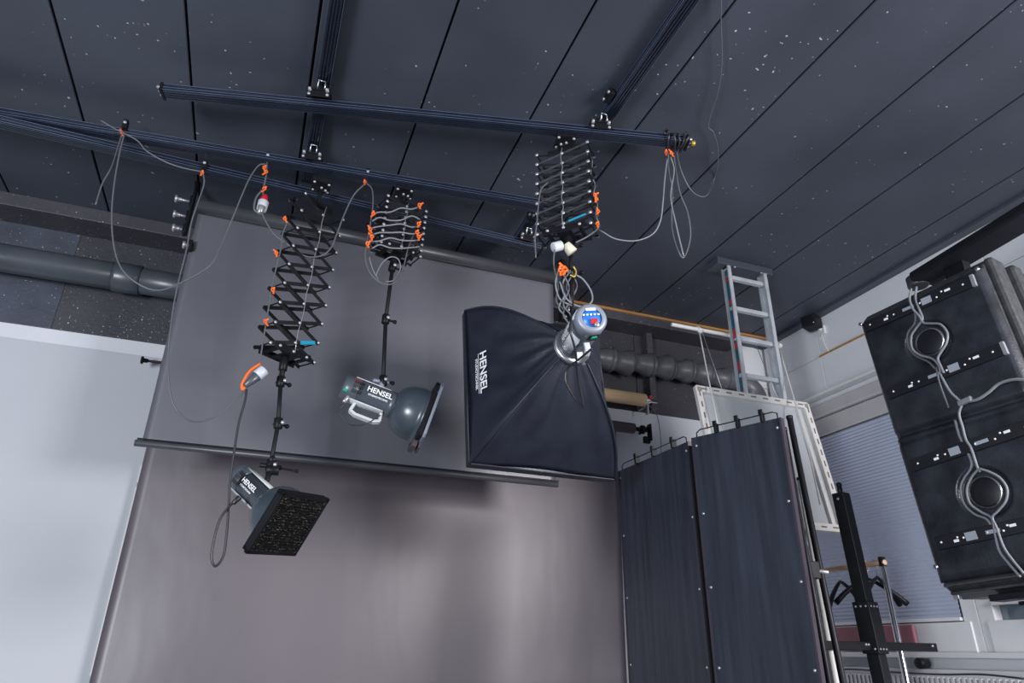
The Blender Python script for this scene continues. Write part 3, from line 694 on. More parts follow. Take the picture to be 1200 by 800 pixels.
MB().lathe(ap - axS * .012, axS, [(0, .045), (-.004, .078), (.004, .086), (.02, .086), (.028, .07), (.03, .045)], 36).build('speed_ring', 'steel', t, label='bright metal speed ring')
# lettering on the left panel (panel index 3: from BL to TL)
def lp(s, r_):
    p = rod(3, s).lerp(rod(0, s), r_); outn = ((cs[3] + cs[0]) / 2 - cc).normalized()
    sag = math.sin(math.pi * r_) * math.sin(math.pi * s) * .035
    return p - outn * (sag + .010 * math.sin(math.pi * r_) * s), outn
c0, on_ = lp(.80, .60); c1, _ = lp(.80, .35); c2, _ = lp(.9, .60)
xd = (c1 - c0).normalized(); nn = (c2 - c0).cross(xd).normalized()
if nn.dot(V((0, 0, CH)) - c0) < 0: nn = -nn
yd = nn.cross(xd)
c0 = (lp(.82, .52)[0])
text('HENSEL', 'lettering', 'printwhite', t, c0 + nn * .008, xd, yd, .060, .006, 'white capital lettering')
text('STUDIOTECHNIK', 'lettering', 'printwhite', t, c0 + nn * .008 - yd * .042, xd, yd, .020, .006, 'small white lettering')
mb = MB().obox(c0 + nn * .014 - yd * .028, xd * .10, yd * .0012, nn * .0004); mb.build('lettering_line', 'printwhite', t)
# --- head 3 behind the softbox
t = thing('flash_head', ap - axS * .15, 'flash head with a round blue control panel, mounted on the back of the softbox', 'flash light')
axh = (ap - P(693, 373, y=yC - .32)).normalized(); bk3 = ap - axh * .315
o, ax, up, sd = head_frame(bk3, axh, (-.4, -.1, 1))
ts = 1 if sd.dot(V((0, 0, CH)) - bk3) > 0 else -1
MB().lathe(o, ax, [(0, .040), (-.002, .052), (.004, .060), (.012, .064), (.06, .064), (.064, .060)], 36).build('rear_rim', 'alushade', t)
MB().lathe(o + ax * .06, ax, [(0, .05), (0, .062), (.215, .062), (.225, .066), (.25, .066), (.255, .05)], 32).build('barrel', 'headgrey', t)
MB().lathe(o + ax * .004, ax, [(0, 0), (0, .052), (.006, .052)], 32).build('control_panel', 'blue', t, label='round blue control panel')
ca = (V((0, 0, CH)) - bk3).normalized()
lft = ca.cross(V((0, 0, 1))).normalized()
text('HENSEL', 'lettering', 'printwhite', t, o + up * .034 - ax * .001, (-sd if ts > 0 else sd), up, .017, .003) if False else None
pu = V((-.15, 0, 1)); pu = (pu - ax * pu.dot(ax)).normalized(); pxr = pu.cross(-ax).normalized() * -1
pxr = (-ax).cross(pu) * -1
if pxr.x < 0: pxr = -pxr
mbk = MB()
for i in range(5): mbk.obox(o + pu * .012 + pxr * (-.032 + i * .015) - ax * .001, pxr * .004, pu * .003, ax * .002)
mbk.build('buttons', 'printwhite', t)['kind'] = 'stuff'
MB().obox(o + pu * .034 - ax * .001, pxr * .020, pu * .005, ax * .002).build('display', 'printwhite', t, label='small white display strip')
MB().obox(o - pu * .018 + pxr * .005 - ax * .003, pxr * .014, pu * .012, ax * .005).build('dial', 'red', t, bevel=.003, label='red dial')
MB().cyl(o - pu * .032 + pxr * .012 - ax * .012, o - pu * .032 + pxr * .012 + ax * .004, .010).build('sync_socket', 'bolt', t)
# side with switch, shells, handle facing the camera side (below)
dn_ = (V((0, 0, CH)) - bk3); dn_ = (dn_ - ax * dn_.dot(ax)).normalized(); cr = ax.cross(dn_)
if cr.x < 0: cr = -cr
def sn(deg): return dn_ * math.cos(math.radians(deg)) + cr * math.sin(math.radians(deg))
for a0, a1, l0, l1 in ((-35, 12, .09, .25), (-100, -60, .03, .25)):
    def fn(i, j):
        return o + ax * (l0 + (l1 - l0) * i) + sn(a0 + (a1 - a0) * j) * .0645
    MB().grid(fn, 2, 10).build('side_shell', 'headlight', t, solid=.004, label='pale grey side shell')
nsw = sn(48); tw = ax.cross(nsw)
MB().obox(o + ax * .055 + nsw * .064, ax * .026, tw * .018, nsw * .003).build('switch_plate', 'blackmetal', t)
MB().obox(o + ax * .045 + nsw * .068, ax * .010, tw * .012, nsw * .003).build('power_switch', 'green', t, bevel=.002, label='green power switch')
handle(t, o + sn(40) * .055, ax, sn(40), .12, .225, .035, .012)
ntx = sn(-45); ytx = ntx.cross(-ax)
text('HENSEL', 'lettering', 'printwhite', t, o + ax * .165 + ntx * .068, -ax, ytx, .030, .001, 'white capital lettering')
mk = P(668, 366, y=yC)
MB().cyl(mk, o + ax * .23 + up * .05, .014).cyl(mk + V((-.05, 0, 0)), mk + V((.03, 0, 0)), .011).build('tilt_bracket', 'blackmetal', t)
for q, pts in enumerate([[(674, 420), (676, 440), (682, 478), (676, 472), (662, 450), (664, 432), (680, 415), (700, 405)], [(678, 372), (671, 395), (676, 430), (683, 476), (682, 478), (681, 440), (690, 412)]]):
    pass
cable('head_cable', [P(u, v, y=y) for u, v, y in ((672, 330, yC - .08), (671, 365, yC - .22), (668, 385, yC - .30), (674, 410, yC - .26), (677, 440, yC - .15), (683, 474, yC - .07), (676, 470, yC - .06), (663, 448, yC - .08), (665, 432, yC - .10), (682, 418, yC - .2), (694, 408, yC - .27))], .0056, 'cableblack', 'thin black cable looping in front of the softbox below its flash head')

# ================================================================== HANGING CABLES
y1 = 3.25
def path(pts, y): return [P(u, v, y=(y if not callable(y) else y(i / (len(pts) - 1)))) for i, (u, v) in enumerate(pts)]
def railclip(p, parent, rr=.009):
    p = V(p); mb = MB().box(p + V((0, 0, .02)), .022, .03, .05).cyl(p + V((0, -.02, .02)), p + V((0, .012, .02)), .009)
    mb.build('rail_clip', 'blackmetal', parent, bevel=.002); MB().bolt(p + V((0, -.02, .02)), (0, -1, 0), rr, .008).build('clip_bolt', 'bolt', parent)
yk = P(145, 160, z=zr).y - .05
c = cable('power_cable', path([(144, 154), (139, 170), (131, 195), (120, 215), (112, 240)], yk), .0045, 'cable', 'short grey cable end dangling from the leftmost rail clip', [P(143, 155, y=yk)])
railclip(P(146, 150, y=yk), c)
c = cable('power_cable', path([(146, 156), (140, 180), (134, 215), (131, 250), (133, 285), (141, 312), (158, 330), (182, 340), (206, 334), (245, 312), (258, 290), (270, 262), (283, 230), (293, 208), (303, 194), (311, 192)], lambda q: yk - .02 - .02 * q), .0048, 'cable', 'long grey cable sagging in front of the thick left wall pipe', [P(310, 196, y=yk - .04)])
railclip(P(313, 188, y=yk - .04), c)
cable('power_cable', path([(118, 141), (135, 151), (160, 164), (172, 177), (195, 190), (216, 197), (236, 201)], yk - .02), .0045, 'cable', 'thin grey cable strung between the two leftmost rail clips')
c = cable('power_cable', path([(238, 203), (239, 216), (231, 240), (224, 262), (218, 295), (208, 335), (201, 375), (197, 420), (200, 462), (210, 484), (228, 494), (252, 488), (272, 472), (289, 456)], lambda q: P(238, 203, z=zr - .05).y - .06 + q * .10), .0048, 'cable', 'long grey cable hanging along the left edge of the black backdrop to the orange-tied plug', [P(237, 202, y=P(238, 203, z=zr - .05).y - .06)])
railclip(P(239, 197, y=P(238, 203, z=zr - .05).y - .07), c)
# red and white plug
yp = 3.16
c = thing('extension_plug', P(308, 240, y=yp), 'red and white round plug hanging from the middle rail by orange ties', 'plug')
MB().cyl(P(311, 229, y=yp), P(308, 238, y=yp), .014, .024, seg=16).build('plug_tip', 'red', c, label='red conical part')
MB().cyl(P(309, 236, y=yp), P(306, 247, y=yp), .027, .024, seg=16).build('plug_body', 'plugwhite', c)
MB().cyl(P(307, 242, y=yp - .015), P(304, 250, y=yp - .015), .020, .013, seg=14).build('plug_end', 'bolt', c)
MB().tube(path([(313, 190), (312, 205), (309, 220), (308, 232)], yp), .0045).build('hanging_cord', 'cable', c)
MB().tube(path([(308, 222), (300, 232), (298, 245), (304, 250)], yp - .01), .005).build('cord_loop', 'cable', c)
tie(P(312, 201, y=yp - .01), c, 1.1); tie(P(310, 221, y=yp - .01), c, 1.1)
cable('power_cable', path([(306, 248), (313, 262), (322, 275), (338, 287), (348, 295), (362, 301), (378, 299), (388, 290), (394, 276), (404, 250), (415, 228), (428, 215)], lambda q: yp - .03), .0048, 'cable', 'grey cable sagging from the red plug across the long scissor arm', [P(428, 213, y=yp - .03)])
c = cable('power_cable', path([(429, 214), (436, 222), (437, 240), (434, 262), (430, 285), (428, 302), (434, 320), (448, 332), (462, 331), (472, 315), (478, 292), (484, 276)], lambda q: yp - .05 - .06 * math.sin(q * 3)), .0045, 'cable', 'grey cable looping under the compressed middle scissor arm')
railclip(P(430, 207, y=yp - .05), c)
cable('power_cable', path([(432, 300), (437, 316), (443, 327), (441, 322), (448, 308), (458, 301), (467, 304), (469, 316), (462, 328), (452, 330)], yB - .08), .004, 'cablelight', 'pale thin cord knotted beside the pole of the middle flash head')
# windings round scissor 2
c = thing('wound_cable', P(463, 270, y=yB - .1), 'light grey cable wound in layers round the compressed middle scissor arm', 'cable')
mb = MB()
for k in range(6):
    v0 = 248 + k * 8.0; a = random.uniform(-3, 3); b = random.uniform(-3, 3)
    mb.tube(path([(436, v0 + 3), (445, v0 + a), (457, v0 + 1 - a), (470, v0 + b - (4 if k == 0 else 0)), (482, v0 - 3 if k < 2 else v0 + 2), (492, v0 - 6 if k == 0 else v0 + 1)], lambda q: yB - .105 - .02 * math.sin(q * 3.1)), .0042, 8, 6)
mb.build('cable_turns', 'cablelight', c)['kind'] = 'stuff'
for u, v in ((438, 250), (434, 268), (436, 277), (431, 285), (492, 240), (491, 262), (489, 272), (491, 277)): tie(P(u, v, y=yB - .125), c, 1.15)
# cable down scissor 1 to the plug with orange guard
c = cable('power_cable', path([(336, 262), (331, 275), (329, 292), (325, 308), (319, 335), (314, 365), (309, 395), (304, 425), (300, 432)], yA - .10), .0045, 'cable', 'grey cable tied down the left side of the long scissor arm', [P(334, 256, y=yA - .11), P(324, 296, y=yA - .11), P(320, 339, y=yA - .11), P(311, 376, y=yA - .11)])
c = thing('inline_plug', P(297, 440, y=yA - .10), 'white and grey inline plug wrapped in an orange tie at the left of the pole', 'plug')
a, b = P(310, 433, y=yA - .10), P(286, 453, y=yA - .10)
MB().cyl(a, a.lerp(b, .38), .026, seg=18).build('plug_cap', 'plugwhite', c)
MB().cyl(a.lerp(b, .36), a.lerp(b, .95), .024, .013, seg=16).build('plug_body', 'headgrey', c)
s_ = V((-.02, 0, .024))
MB().tube([a + s_ * 1.1, a.lerp(b, .5) + s_ * 1.25, b + s_ * .5, b + V((-.004, 0, -.014)), b - s_ * .1], .007, 6, 4).build('hook_and_loop_tie', 'orange', c)
c = cable('power_cable', path([(289, 456), (287, 470), (280, 495), (275, 525), (270, 560), (268, 590), (266, 620), (262, 650), (253, 663), (248, 655), (250, 636), (257, 610), (268, 594), (277, 586)], lambda q: yA - .10 - .02 * q), .0062, 'cableblack', 'black cable hanging in a long loop beside the lowest flash head')
MB().cyl(P(281, 582, y=yA - .12), P(273, 590, y=yA - .12), .012, .009).build('cable_connector', 'cableblack', c)
# cables at scissor 3
ye = p1b.y - .05
c = cable('power_cable', path([(700, 268), (707, 272), (722, 280), (745, 282), (765, 274), (774, 258), (777, 235), (779, 210), (782, 186)], lambda q: yC - .05 + (ye - yC + .05) * q), .0042, 'cablelight', 'light grey cable sagging from the softbox scissor arm to the end of the front rail', [P(781, 178, y=ye)])
cable('power_cable', path([(783, 180), (784, 200), (788, 225), (787, 250), (789, 275), (800, 302), (809, 278), (806, 250), (797, 226), (792, 200), (790, 182)], ye - .01), .0042, 'cable', 'grey cable hanging in a narrow loop from the end of the front rail', [P(787, 179, y=ye - .02)])
cable('power_cable', path([(786, 184), (790, 200), (786, 230), (792, 262), (801, 300)], ye - .03), .004, 'cablelight', 'straight pale cable strand inside the narrow hanging loop at the front rail end')
zt = 2.47
cable('power_cable', [P(793, 178, y=ye), P(797, 196, y=ye), P(806, 217, y=ye + .02), P(816, 228, y=ye + .05), P(828, 229, y=ye + .1), P(836, 213, z=zt), P(841, 192, z=zt), P(841, 172, z=zt), P(836, 155, z=zt), P(830, 148, z=zt), P(834, 130, z=zt), P(842, 105, z=zt), P(846, 70, z=zt), P(845, 30, z=zt), P(845, -12, z=zt)], .0034, 'cable', 'long thin cable running over the ceiling panels from the front rail end')
t = thing('cable_coil', P(800, 168, y=ye), 'black cable coiled tightly round the right end of the front rail', 'cable')
for k in range(6):
    cx = p1b - dn1 * (.02 + k * .018); rr = .050 + random.uniform(-.012, .010); wob = V((random.uniform(-.3, .3), random.uniform(-.3, .3), 0))
    MB().tube([cx + (sd1 * math.cos(a) * rr * 1.05 + V((0, 0, 1)) * math.sin(a) * rr * .80) + dn1 * (a * .004 + .35 * rr * math.sin(a + k) ) + wob * .02 * math.cos(a) for a in [q * math.pi / 6 for q in range(13)]], .0055, 8, 2).build('cable_turn', 'cableblack', t)
MB().cyl(p1b + dn1 * .03, p1b + dn1 * .05, .014).build('end_fitting', 'yellow', t, label='brass fitting')
cable('power_cable', path([(642, 214), (634, 222), (631, 240), (629, 262), (627, 280), (628, 302)], yC - .02), .0042, 'cable', 'grey cable hanging down the left side of the softbox scissor arm')
c = thing('wound_cable', P(698, 235, y=yC - .05), 'grey cable strand with orange ties along the right side of the softbox scissor arm', 'cable')
MB().tube(path([(686, 178), (694, 188), (692, 205), (697, 215), (696, 228), (700, 240), (698, 252), (702, 265), (690, 276), (675, 284)], yC - .08), .004).build('cable_strand', 'cable', c)
for u, v in ((697, 228), (699, 233), (701, 247), (700, 262)): tie(P(u, v, y=yC - .1), c, 1.0)
# bundle above head 3
c = thing('cable_bundle', P(663, 330, y=yC - .05), 'tangle of grey cables tied in orange above the softbox flash head', 'cable')
for k, pts in enumerate([[(650, 290), (649, 310), (654, 335), (652, 352), (660, 362)], [(668, 318), (660, 330), (662, 345), (655, 360), (664, 372)], [(672, 320), (664, 335), (668, 352), (660, 368), (672, 385)], [(675, 322), (684, 328), (693, 342), (693, 354), (680, 359), (664, 350), (656, 330)],
                         [(664, 320), (657, 333), (656, 350), (664, 362), (670, 372)], [(670, 318), (676, 335), (670, 350), (665, 365)], [(655, 315), (651, 332), (656, 350), (668, 357), (680, 360)], [(661, 322), (667, 338), (660, 356), (668, 368)]]):
    MB().tube(path(pts, yC - .05 - .012 * (k % 4)), .0038, 8, 6).build('cable_strand', ('cable', 'cablelight', 'cable', 'cablelight', 'cableblack')[k % 5], c)
tie(P(662, 315, y=yC - .08), c, 1.6); tie(P(657, 316, y=yC - .09), c, 1.3)
MB().tube(path([(672, 312), (675, 318), (673, 324), (668, 322)], yC - .09), .004).build('metal_hook', 'yellow', c)
# steel wires from the arm top
# ================================================================== LADDER
yl = 3.32
la, lb = P(851, 316, y=yl), P(893, 325, y=yl)
t = thing('aluminium_ladder', (la.x, yl, .9), 'aluminium ladder hanging upright from a black block on the ceiling', 'ladder')
zbm = .95 + CH - .35
for x, m_, nm in ((la.x, 'alu', 1), (lb.x, 'alu', 2)):
    wl = .022
    mb = MB()
    pr = [(-.014, -.036), (.012, -.036), (.012, .036), (-.014, .036), (-.014, .026), (.004, .026), (.004, -.026), (-.014, -.026)]
    mb.sweep((x, yl, zbm), (x, yl, la.z + .02), pr, (1, 0, 0), (0, 1, 0)); mb.build('side_rail', m_, t)
    MB().box((x, yl, la.z + .03), .034, .078, .03).build('end_cap', 'blackmetal' if nm == 1 else 'bolt', t)
# coloured sticker strip on the outer face nearest the camera
MB().box((la.x + .003, yl, (la.z + zbm) / 2), .003, .046, la.z - zbm).build('sticker_strip', 'teal', t, label='dark teal warning sticker strip')
zq = la.z - .03
for k, (dz_, h) in enumerate(((0.02, .04), (.20, .04), (.42, .07), (.52, .05), (.66, .06), (.86, .03))):
    MB().box((la.x + .001, yl, zq - dz_ - h / 2), .003, .034, h).build('red_mark', 'redsticker', t, label='red sticker mark')
for v in (324, 360, 395, 438):
    z = P(848 + (v - 320) * .1, v, y=yl).z
    mb = MB().box(((la.x + lb.x) / 2, yl, z), lb.x - la.x, .034, .028); mb.build('rung', 'alu', t, bevel=.003)
z = P(848, 438, y=yl).z - .30
MB().box(((la.x + lb.x) / 2, yl, z), lb.x - la.x, .034, .028).build('rung', 'alu', t, bevel=.003)
t = thing('ceiling_block', (la.x + .2, yl, CEIL - .06), 'black wooden block screwed to the ceiling above the ladder', 'block')
bx0, bx1 = P(845, 308, z=2.45).x, P(902, 322, z=2.45).x
MB().box(((bx0 + bx1) / 2, yl + .02, CEIL - .026), bx1 - bx0 + .05, .12, .052).build('block', 'ceil', t, bevel=.003)
mb = MB().bolt((la.x + .05, yl - .03, CEIL - .052), (0, 0, -1), .010).bolt((lb.x - .03, yl - .03, CEIL - .052), (0, 0, -1), .012); mb.build('screws', 'steel', t)

# white pipe with two hanging rods
yp_ = 3.40
a, b = P(787, 380, y=yp_), P(914, 403, y=yp_); b.z = a.z
t = thing('white_pipe', a, 'thin white pipe with two hanging rods, running behind the ladder', 'pipe')
MB().cyl(a, b, .013, seg=14).build('cross_pipe', 'framewhite', t)
for u, v, u2, v2 in ((819, 386, 832, 452), (911, 399, 929, 462)):
    h0 = P(u, v, y=yp_); h0.z = a.z
    MB().cyl(h0 + V((0, -.02, -.02)), h0 + V((0, .02, .02)), .018, seg=12).build('hook_joint', 'framewhite', t)
    q1 = P(u2, v2, y=3.20); q2 = P(u2 + (u2 - u) * .95, v2 + (v2 - v) * .95, y=3.07)
    MB().tube([h0, q1, q2, q2 + V((.0, -.02, -.35))], .0045, 8, 3).build('hanging_rod', 'framewhite', t)

# ================================================================== SLOTTED FRAME PANEL
f0, f1 = P(813, 454, y=3.26), P(943, 471, y=3.26)
xL, xR_, zt_, zb_ = f0.x, f1.x, f0.z, P(985, 624, y=3.15).z
yT, yBt = 3.26, 3.13
def FP(a, b, off=0): # a across 0..1, b down 0..1
    return V((xL + (xR_ - xL) * a, yT + (yBt - yT) * b + off, zt_ + (zb_ - zt_) * b))
t = thing('framed_panel', FP(.5, 1), 'pale grey board in a cream slotted metal frame, behind the black panels', 'panel')
dwn = (FP(0, 1) - FP(0, 0)).normalized(); fn_ = dwn.cross(V((1, 0, 0))).normalized()
if fn_.y > 0: fn_ = -fn_
MB().quad(FP(.03, .02), FP(.97, .02), FP(.97, .98), FP(.03, .98), .012, fn_).build('board', 'board', t)
Wf, Hf = xR_ - xL, (FP(0, 1) - FP(0, 0)).length
for nm, c_, hx, hd in (('t', FP(.5, .018), Wf / 2, .022), ('b', FP(.5, .985), Wf / 2, .022), ('l', FP(.018, .5), .022, Hf / 2), ('r', FP(.982, .5), .022, Hf / 2)):
    MB().obox(c_ + fn_ * .012, V((hx, 0, 0)), dwn * hd, fn_ * .014).build('frame_bar', 'framewhite', t, bevel=.003)
sl = MB()
for k in range(9): sl.obox(FP(.06 + k * .108, .018) + fn_ * .0265, V((.020, 0, 0)), dwn * .004, fn_ * .001)
for k in range(11):
    for a in (.018, .982): sl.obox(FP(a, .06 + k * .088) + fn_ * .0265, V((.004, 0, 0)), dwn * .018, fn_ * .001)
for k in range(3): sl.obox(FP(.70 + k * .1, .985) + fn_ * .0265, V((.02, 0, 0)), dwn * .004, fn_ * .001)
sl.build('frame_slots', 'slot', t)['kind'] = 'stuff'
MB().obox(FP(.90, .52) + fn_ * .01, V((.012, 0, 0)), dwn * Hf * .46, fn_ * .012).build('inner_bar', 'framewhite', t, bevel=.003)
for a in (0.25, .75):
    c_ = FP(a, 0.0); MB().tube([c_, V((c_.x, yp_, a * 0 + P(787, 380, y=yp_).z))], .003, 6, 1).build('suspension_wire', 'bolt', t)

# ================================================================== BLACK PANELS
zt2 = .9
def bpanel(pa, pb, lab, th=.022):
    pa, pb = V(pa), V(pb); e = pb - pa; n = V((-e.y, e.x, 0)).normalized()
    if n.dot(V((0, 0, CH)) - pa) < 0: n = -n
    n.z = 0; n.normalize()
    c0 = V((pa.x, pa.y, 0)); c1 = V((pb.x, pb.y, 0)); L = e.length
    t = thing('folding_panel', (c0 + c1) / 2, lab, 'panel')
    up = V((0, 0, 1)); en = e.normalized()
    MB().quad(V((pa.x, pa.y, .04)), V((pb.x, pb.y, .04)), pb, pa, th, n).build('board', 'blackboard', t)
    for q in (pa, pb):
        s = 1 if q is pa else -1
        MB().obox(V((q.x, q.y, q.z / 2 + .02)) - n * th / 2 + en * s * .0, en * .004, n * (th / 2 + .003), up * (q.z / 2 - .02)).build('edge_strip', 'edge', t)
    b = MB()
    for q in (pa, pb):
        s = 1 if q is pa else -1
        for k in range(6): b.bolt(V((q.x, q.y, q.z - .04 - k * .30)) + en * s * .018, n, .006, .004)
    b.build('rivets', 'bolt', t)['kind'] = 'stuff'
    # wire loop with clips over the top edge
    w0 = pa + en * L * .06; w1 = pb - en * .01; cz = V((0, 0, .030))
    MB().tube([w0, w0 + cz * .6, w0 + cz + en * .02, w1 + cz - en * .02, w1 + cz * .7, w1 + V((0, 0, -.03))], .0028, 6, 1).build('top_wire', 'blackmetal', t)
    for k in (.3, .55, .82):
        c = pa.lerp(pb, k) + cz * .6
        MB().obox(c, en * .006, n * .014, up * .022).obox(c + n * .012 + up * .02, en * .009, n * .004, up * .012).build('clip', 'blackmetal', t, bevel=.002)
    return t
A1, A2 = P(725, 552, z=zt2), P(806, 517, z=zt2)
B1, B2 = P(811, 513, z=zt2), P(914, 489, z=zt2)
bpanel(A1, A2, 'left black laminated folding panel, next to the brown backdrop')
bpanel(B1, B2, 'right black laminated folding panel, wider, next to the black poles')
hg = thing('panel_hinge', (A2.x, A2.y, .9), 'thin dark hinge strip joining the two black panels', 'hinge')
MB().obox(V(((A2.x + B1.x) / 2, (A2.y + B1.y) / 2, (zt2 + CH) / 2)), V((.010, 0, 0)), V((0, .006, 0)), V((0, 0, (zt2 + CH) / 2 - .03))).build('hinge_leaf', 'blackmetal', hg)
# poles beside them
def vpole(u, v, y, r, m_, lab, name='black_pole', cat='pole', lean=(0, 0)):
    p = P(u, v, y=y); t = thing(name, (p.x + lean[0], p.y + lean[1], 0), lab, cat)
    MB().cyl((p.x + lean[0], p.y + lean[1], 0), p, r, seg=14).build('tube', m_, t)
    MB().cyl(p - V((0, 0, .012)), p + V((0, 0, .004)), r * 1.12, seg=14).build('end_cap', 'blackmetal', t)
    return t
vpole(925, 488, 2.42, .014, 'blackmetal', 'taller black pole standing right behind the right black panel', lean=(.10, -.02))
vpole(919, 502, 2.30, .011, 'blackmetal', 'shorter black pole leaning against the edge of the right black panel', lean=(.05, 0))
vpole(938, 560, 2.62, .017, 'framewhite', 'pale cream pole between the black poles and the stand', 'cream_pole', lean=(.03, 0))
t = thing('pole_clamp', P(950, 680, y=2.35), 'small black clamp fixed on the black poles', 'clamp')
pc = P(951, 668, y=2.38); MB().box(pc, .05, .05, .07).box(pc + V((-.03, -.01, -.05)), .02, .04, .07).build('jaw', 'blackmetal', t, bevel=.004)
MB().cyl(pc, pc + V((.05, -.04, -.01)), .008).build('screw', 'bolt', t)

# ================================================================== STAND, RACK
ys = 2.6
s0 = P(985, 578, y=ys); sB = P(1033, 795, y=ys); lean = (sB - s0) / (s0.z - sB.z)
base = s0 + lean * s0.z
t = thing('column_stand', (base.x, base.y, 0), 'square black column stand with a crossbar in front of the window', 'stand')
rot = V((.97, .24, 0)).normalized(); rt2 = V((-rot.y, rot.x, 0)); ln = (s0 - base); 
def colseg(z0, z1, hw, nm='column'):
    c0 = base + ln * (z0 / s0.z); c1 = base + ln * (z1 / s0.z)
    return MB().sweep(c0, c1, [(-hw, -hw), (hw, -hw), (hw, hw), (-hw, hw)], rot, rt2).build(nm, 'blackmetal', t, bevel=.003)
zj = P(1010, 705, y=ys).z; zk = P(1025, 766, y=ys).z
colseg(zj, s0.z, .030); colseg(0.04, zk, .030, 'lower_column'); colseg(zk, zj, .040, 'coupling_sleeve')
b = MB()
for z in (zj - .02, zk + .02):
    c_ = base + ln * (z / s0.z)
    for q in (-.024, 0, .024): b.bolt(c_ - rt2 * .040 + rot * q, -rt2, .005, .004); b.bolt(c_ - rot * .040 + rt2 * q, -rot, .005, .004)
b.bolt(s0 - V((0, 0, .03)) - rot * .03, -rot, .007, .005)
b.build('bolt_heads', 'bolt', t)['kind'] = 'stuff'
MB().cyl(s0, s0 + V((0, 0, .035)), .012).ball(s0 + V((0, 0, .042)), .014, 10).build('top_pulley', 'blackmetal', t)
cb = P(1027, 757, y=ys); xl_, xr_ = P(958, 757, y=ys).x, P(1095, 757, y=ys).x
MB().box(((xl_ + xr_) / 2, cb.y + .0, cb.z), xr_ - xl_, .03, .036).build('crossbar', 'blackmetal', t, bevel=.003)
mb = MB()
for x in (cb.x - .06, cb.x - .075, xr_ - .03): mb.bolt((x, cb.y - .015, cb.z + .006), (0, -1, 0), .006)
mb.build('crossbar_bolts', 'bolt', t)['kind'] = 'stuff'
for s in (-1, 1): MB().obox((base.x, base.y, .02), V((.3, s * .2, 0)), V((-s * .012, .018, 0)), V((0, 0, .02))).build('foot', 'blackmetal', t)
# garment rack
xg = 3.3
g0, g1 = P(955, 671, x=xg), P(1034, 659, x=xg); g0.z = g1.z
t = thing('garment_rack', (xg, g1.y, 0), 'clothes rail with a chrome post and brownish bar behind the black stand', 'rack')
MB().cyl(g0 + V((0, .25, 0)), g1 + V((0, -.02, 0)), .015, seg=14).build('hanging_bar', 'palebrown', t)
MB().cyl((xg, g1.y, .02), g1 + V((0, 0, -.0)), .016, seg=16).build('post', 'chrome', t)
MB().cyl((xg, g1.y, g1.z - .02), (xg, g1.y, g1.z + .03), .019).build('corner_joint', 'blackmetal', t)
MB().cyl((xg, g0.y + .25, .02), g0 + V((0, .25, 0)), .016, seg=16).build('post', 'chrome', t)
mb = MB().cyl((xg - .25, g1.y, .03), (xg + .25, g1.y, .03), .014).cyl((xg - .25, g0.y + .25, .03), (xg + .25, g0.y + .25, .03), .014); mb.build('foot', 'chrome', t)
def hanger(y, ang, lab, n=1):
    c = V((xg, y, g1.z)); t = thing('coat_hanger', c, lab, 'hanger')
    dx = V((math.cos(ang), math.sin(ang), 0))
    MB().tube([c + V((0, 0, -.075)), c + V((0, 0, -.045)) + dx * .004, c + dx * .020 + V((0, 0, -.022)), c + dx * .020 + V((0, 0, .012)), c + V((0, 0, .022)), c - dx * .020 + V((0, 0, .008))], .0025, 6, 4).build('hook', 'bolt', t)
    for s in (-1, 1):
        pts = [c + V((0, 0, -.072)), c + dx * s * .05 + V((0, 0, -.095)), c + dx * s * .13 + V((0, 0, -.145)), c + dx * s * .20 + V((0, 0, -.205))]
        MB().tube(pts, lambda q: .008 + .009 * q, 8, 4).build('shoulder', 'blackmetal', t)
hanger(P(983, 672, x=xg).y, 1.25, 'black coat hanger left of the black stand column')
hanger(P(1014, 668, x=xg).y, -.35, 'black coat hanger just right of the stand column')
hanger(P(1026, 666, x=xg).y, .30, 'black coat hanger nearest the chrome post')

# ================================================================== SMALL CEILING SPEAKER ON THE RIGHT WALL
sp = P(951, 378, x=XR - .10)
t = thing('wall_speaker', sp, 'small black box speaker high in the corner above the window', 'speaker')
MB().obox(sp, V((.055, .02, 0)), V((-.02, .055, 0)), V((0, 0, .05))).build('speaker_body', 'blackmetal', t, bevel=.012)
MB().cyl(sp + V((.03, 0, -.02)), (XR, sp.y, sp.z - .05), .014).build('arm', 'windowpvc', t)
MB().box((XR - .01, sp.y, sp.z - .055), .02, .07, .07).build('wall_plate', 'windowpvc', t, bevel=.004)
mb = MB()
for q in (-1, 1): mb.bolt(sp + V((-.03 + q * .01, -.058 , -.01 + q * .02)), (-.3, -1, 0), .005)
mb.build('screws', 'steel', t)
MB().tube([(XR - .02, sp.y, sp.z - .08), (XR - .012, sp.y - .01, sp.z - .2), (XR - .01, sp.y - .03, 2.175 + CH)], .004, 6, 3).build('white_cord', 'framewhite', t)

# ================================================================== BIG BLACK MOULDED UNIT ON THE RIGHT
T = P(1005, 378, x=2.6)
uo = V((-.184, .981, -.066)).normalized(); uz = V((-.026, .063, .998)); uz = (uz - uo * uz.dot(uo)).normalized(); ui = uo.cross(uz).normalized()
if ui.x < 0: ui = -ui
# coordinates on the face: a = distance from the far edge towards the camera, b = down, c = depth away (towards the wall)
def U(a, b, c=0): return T - uo * a - uz * b + ui * c
def UF(u, v, c=0): return PP(u, v, T + ui * c, ui)
Wd, Ht = .575, 1.205
t = thing('moulded_ceiling_unit', U(Wd / 2, Ht, .2), 'big black moulded plastic housing with grey cables, hanging at the right', 'equipment housing')
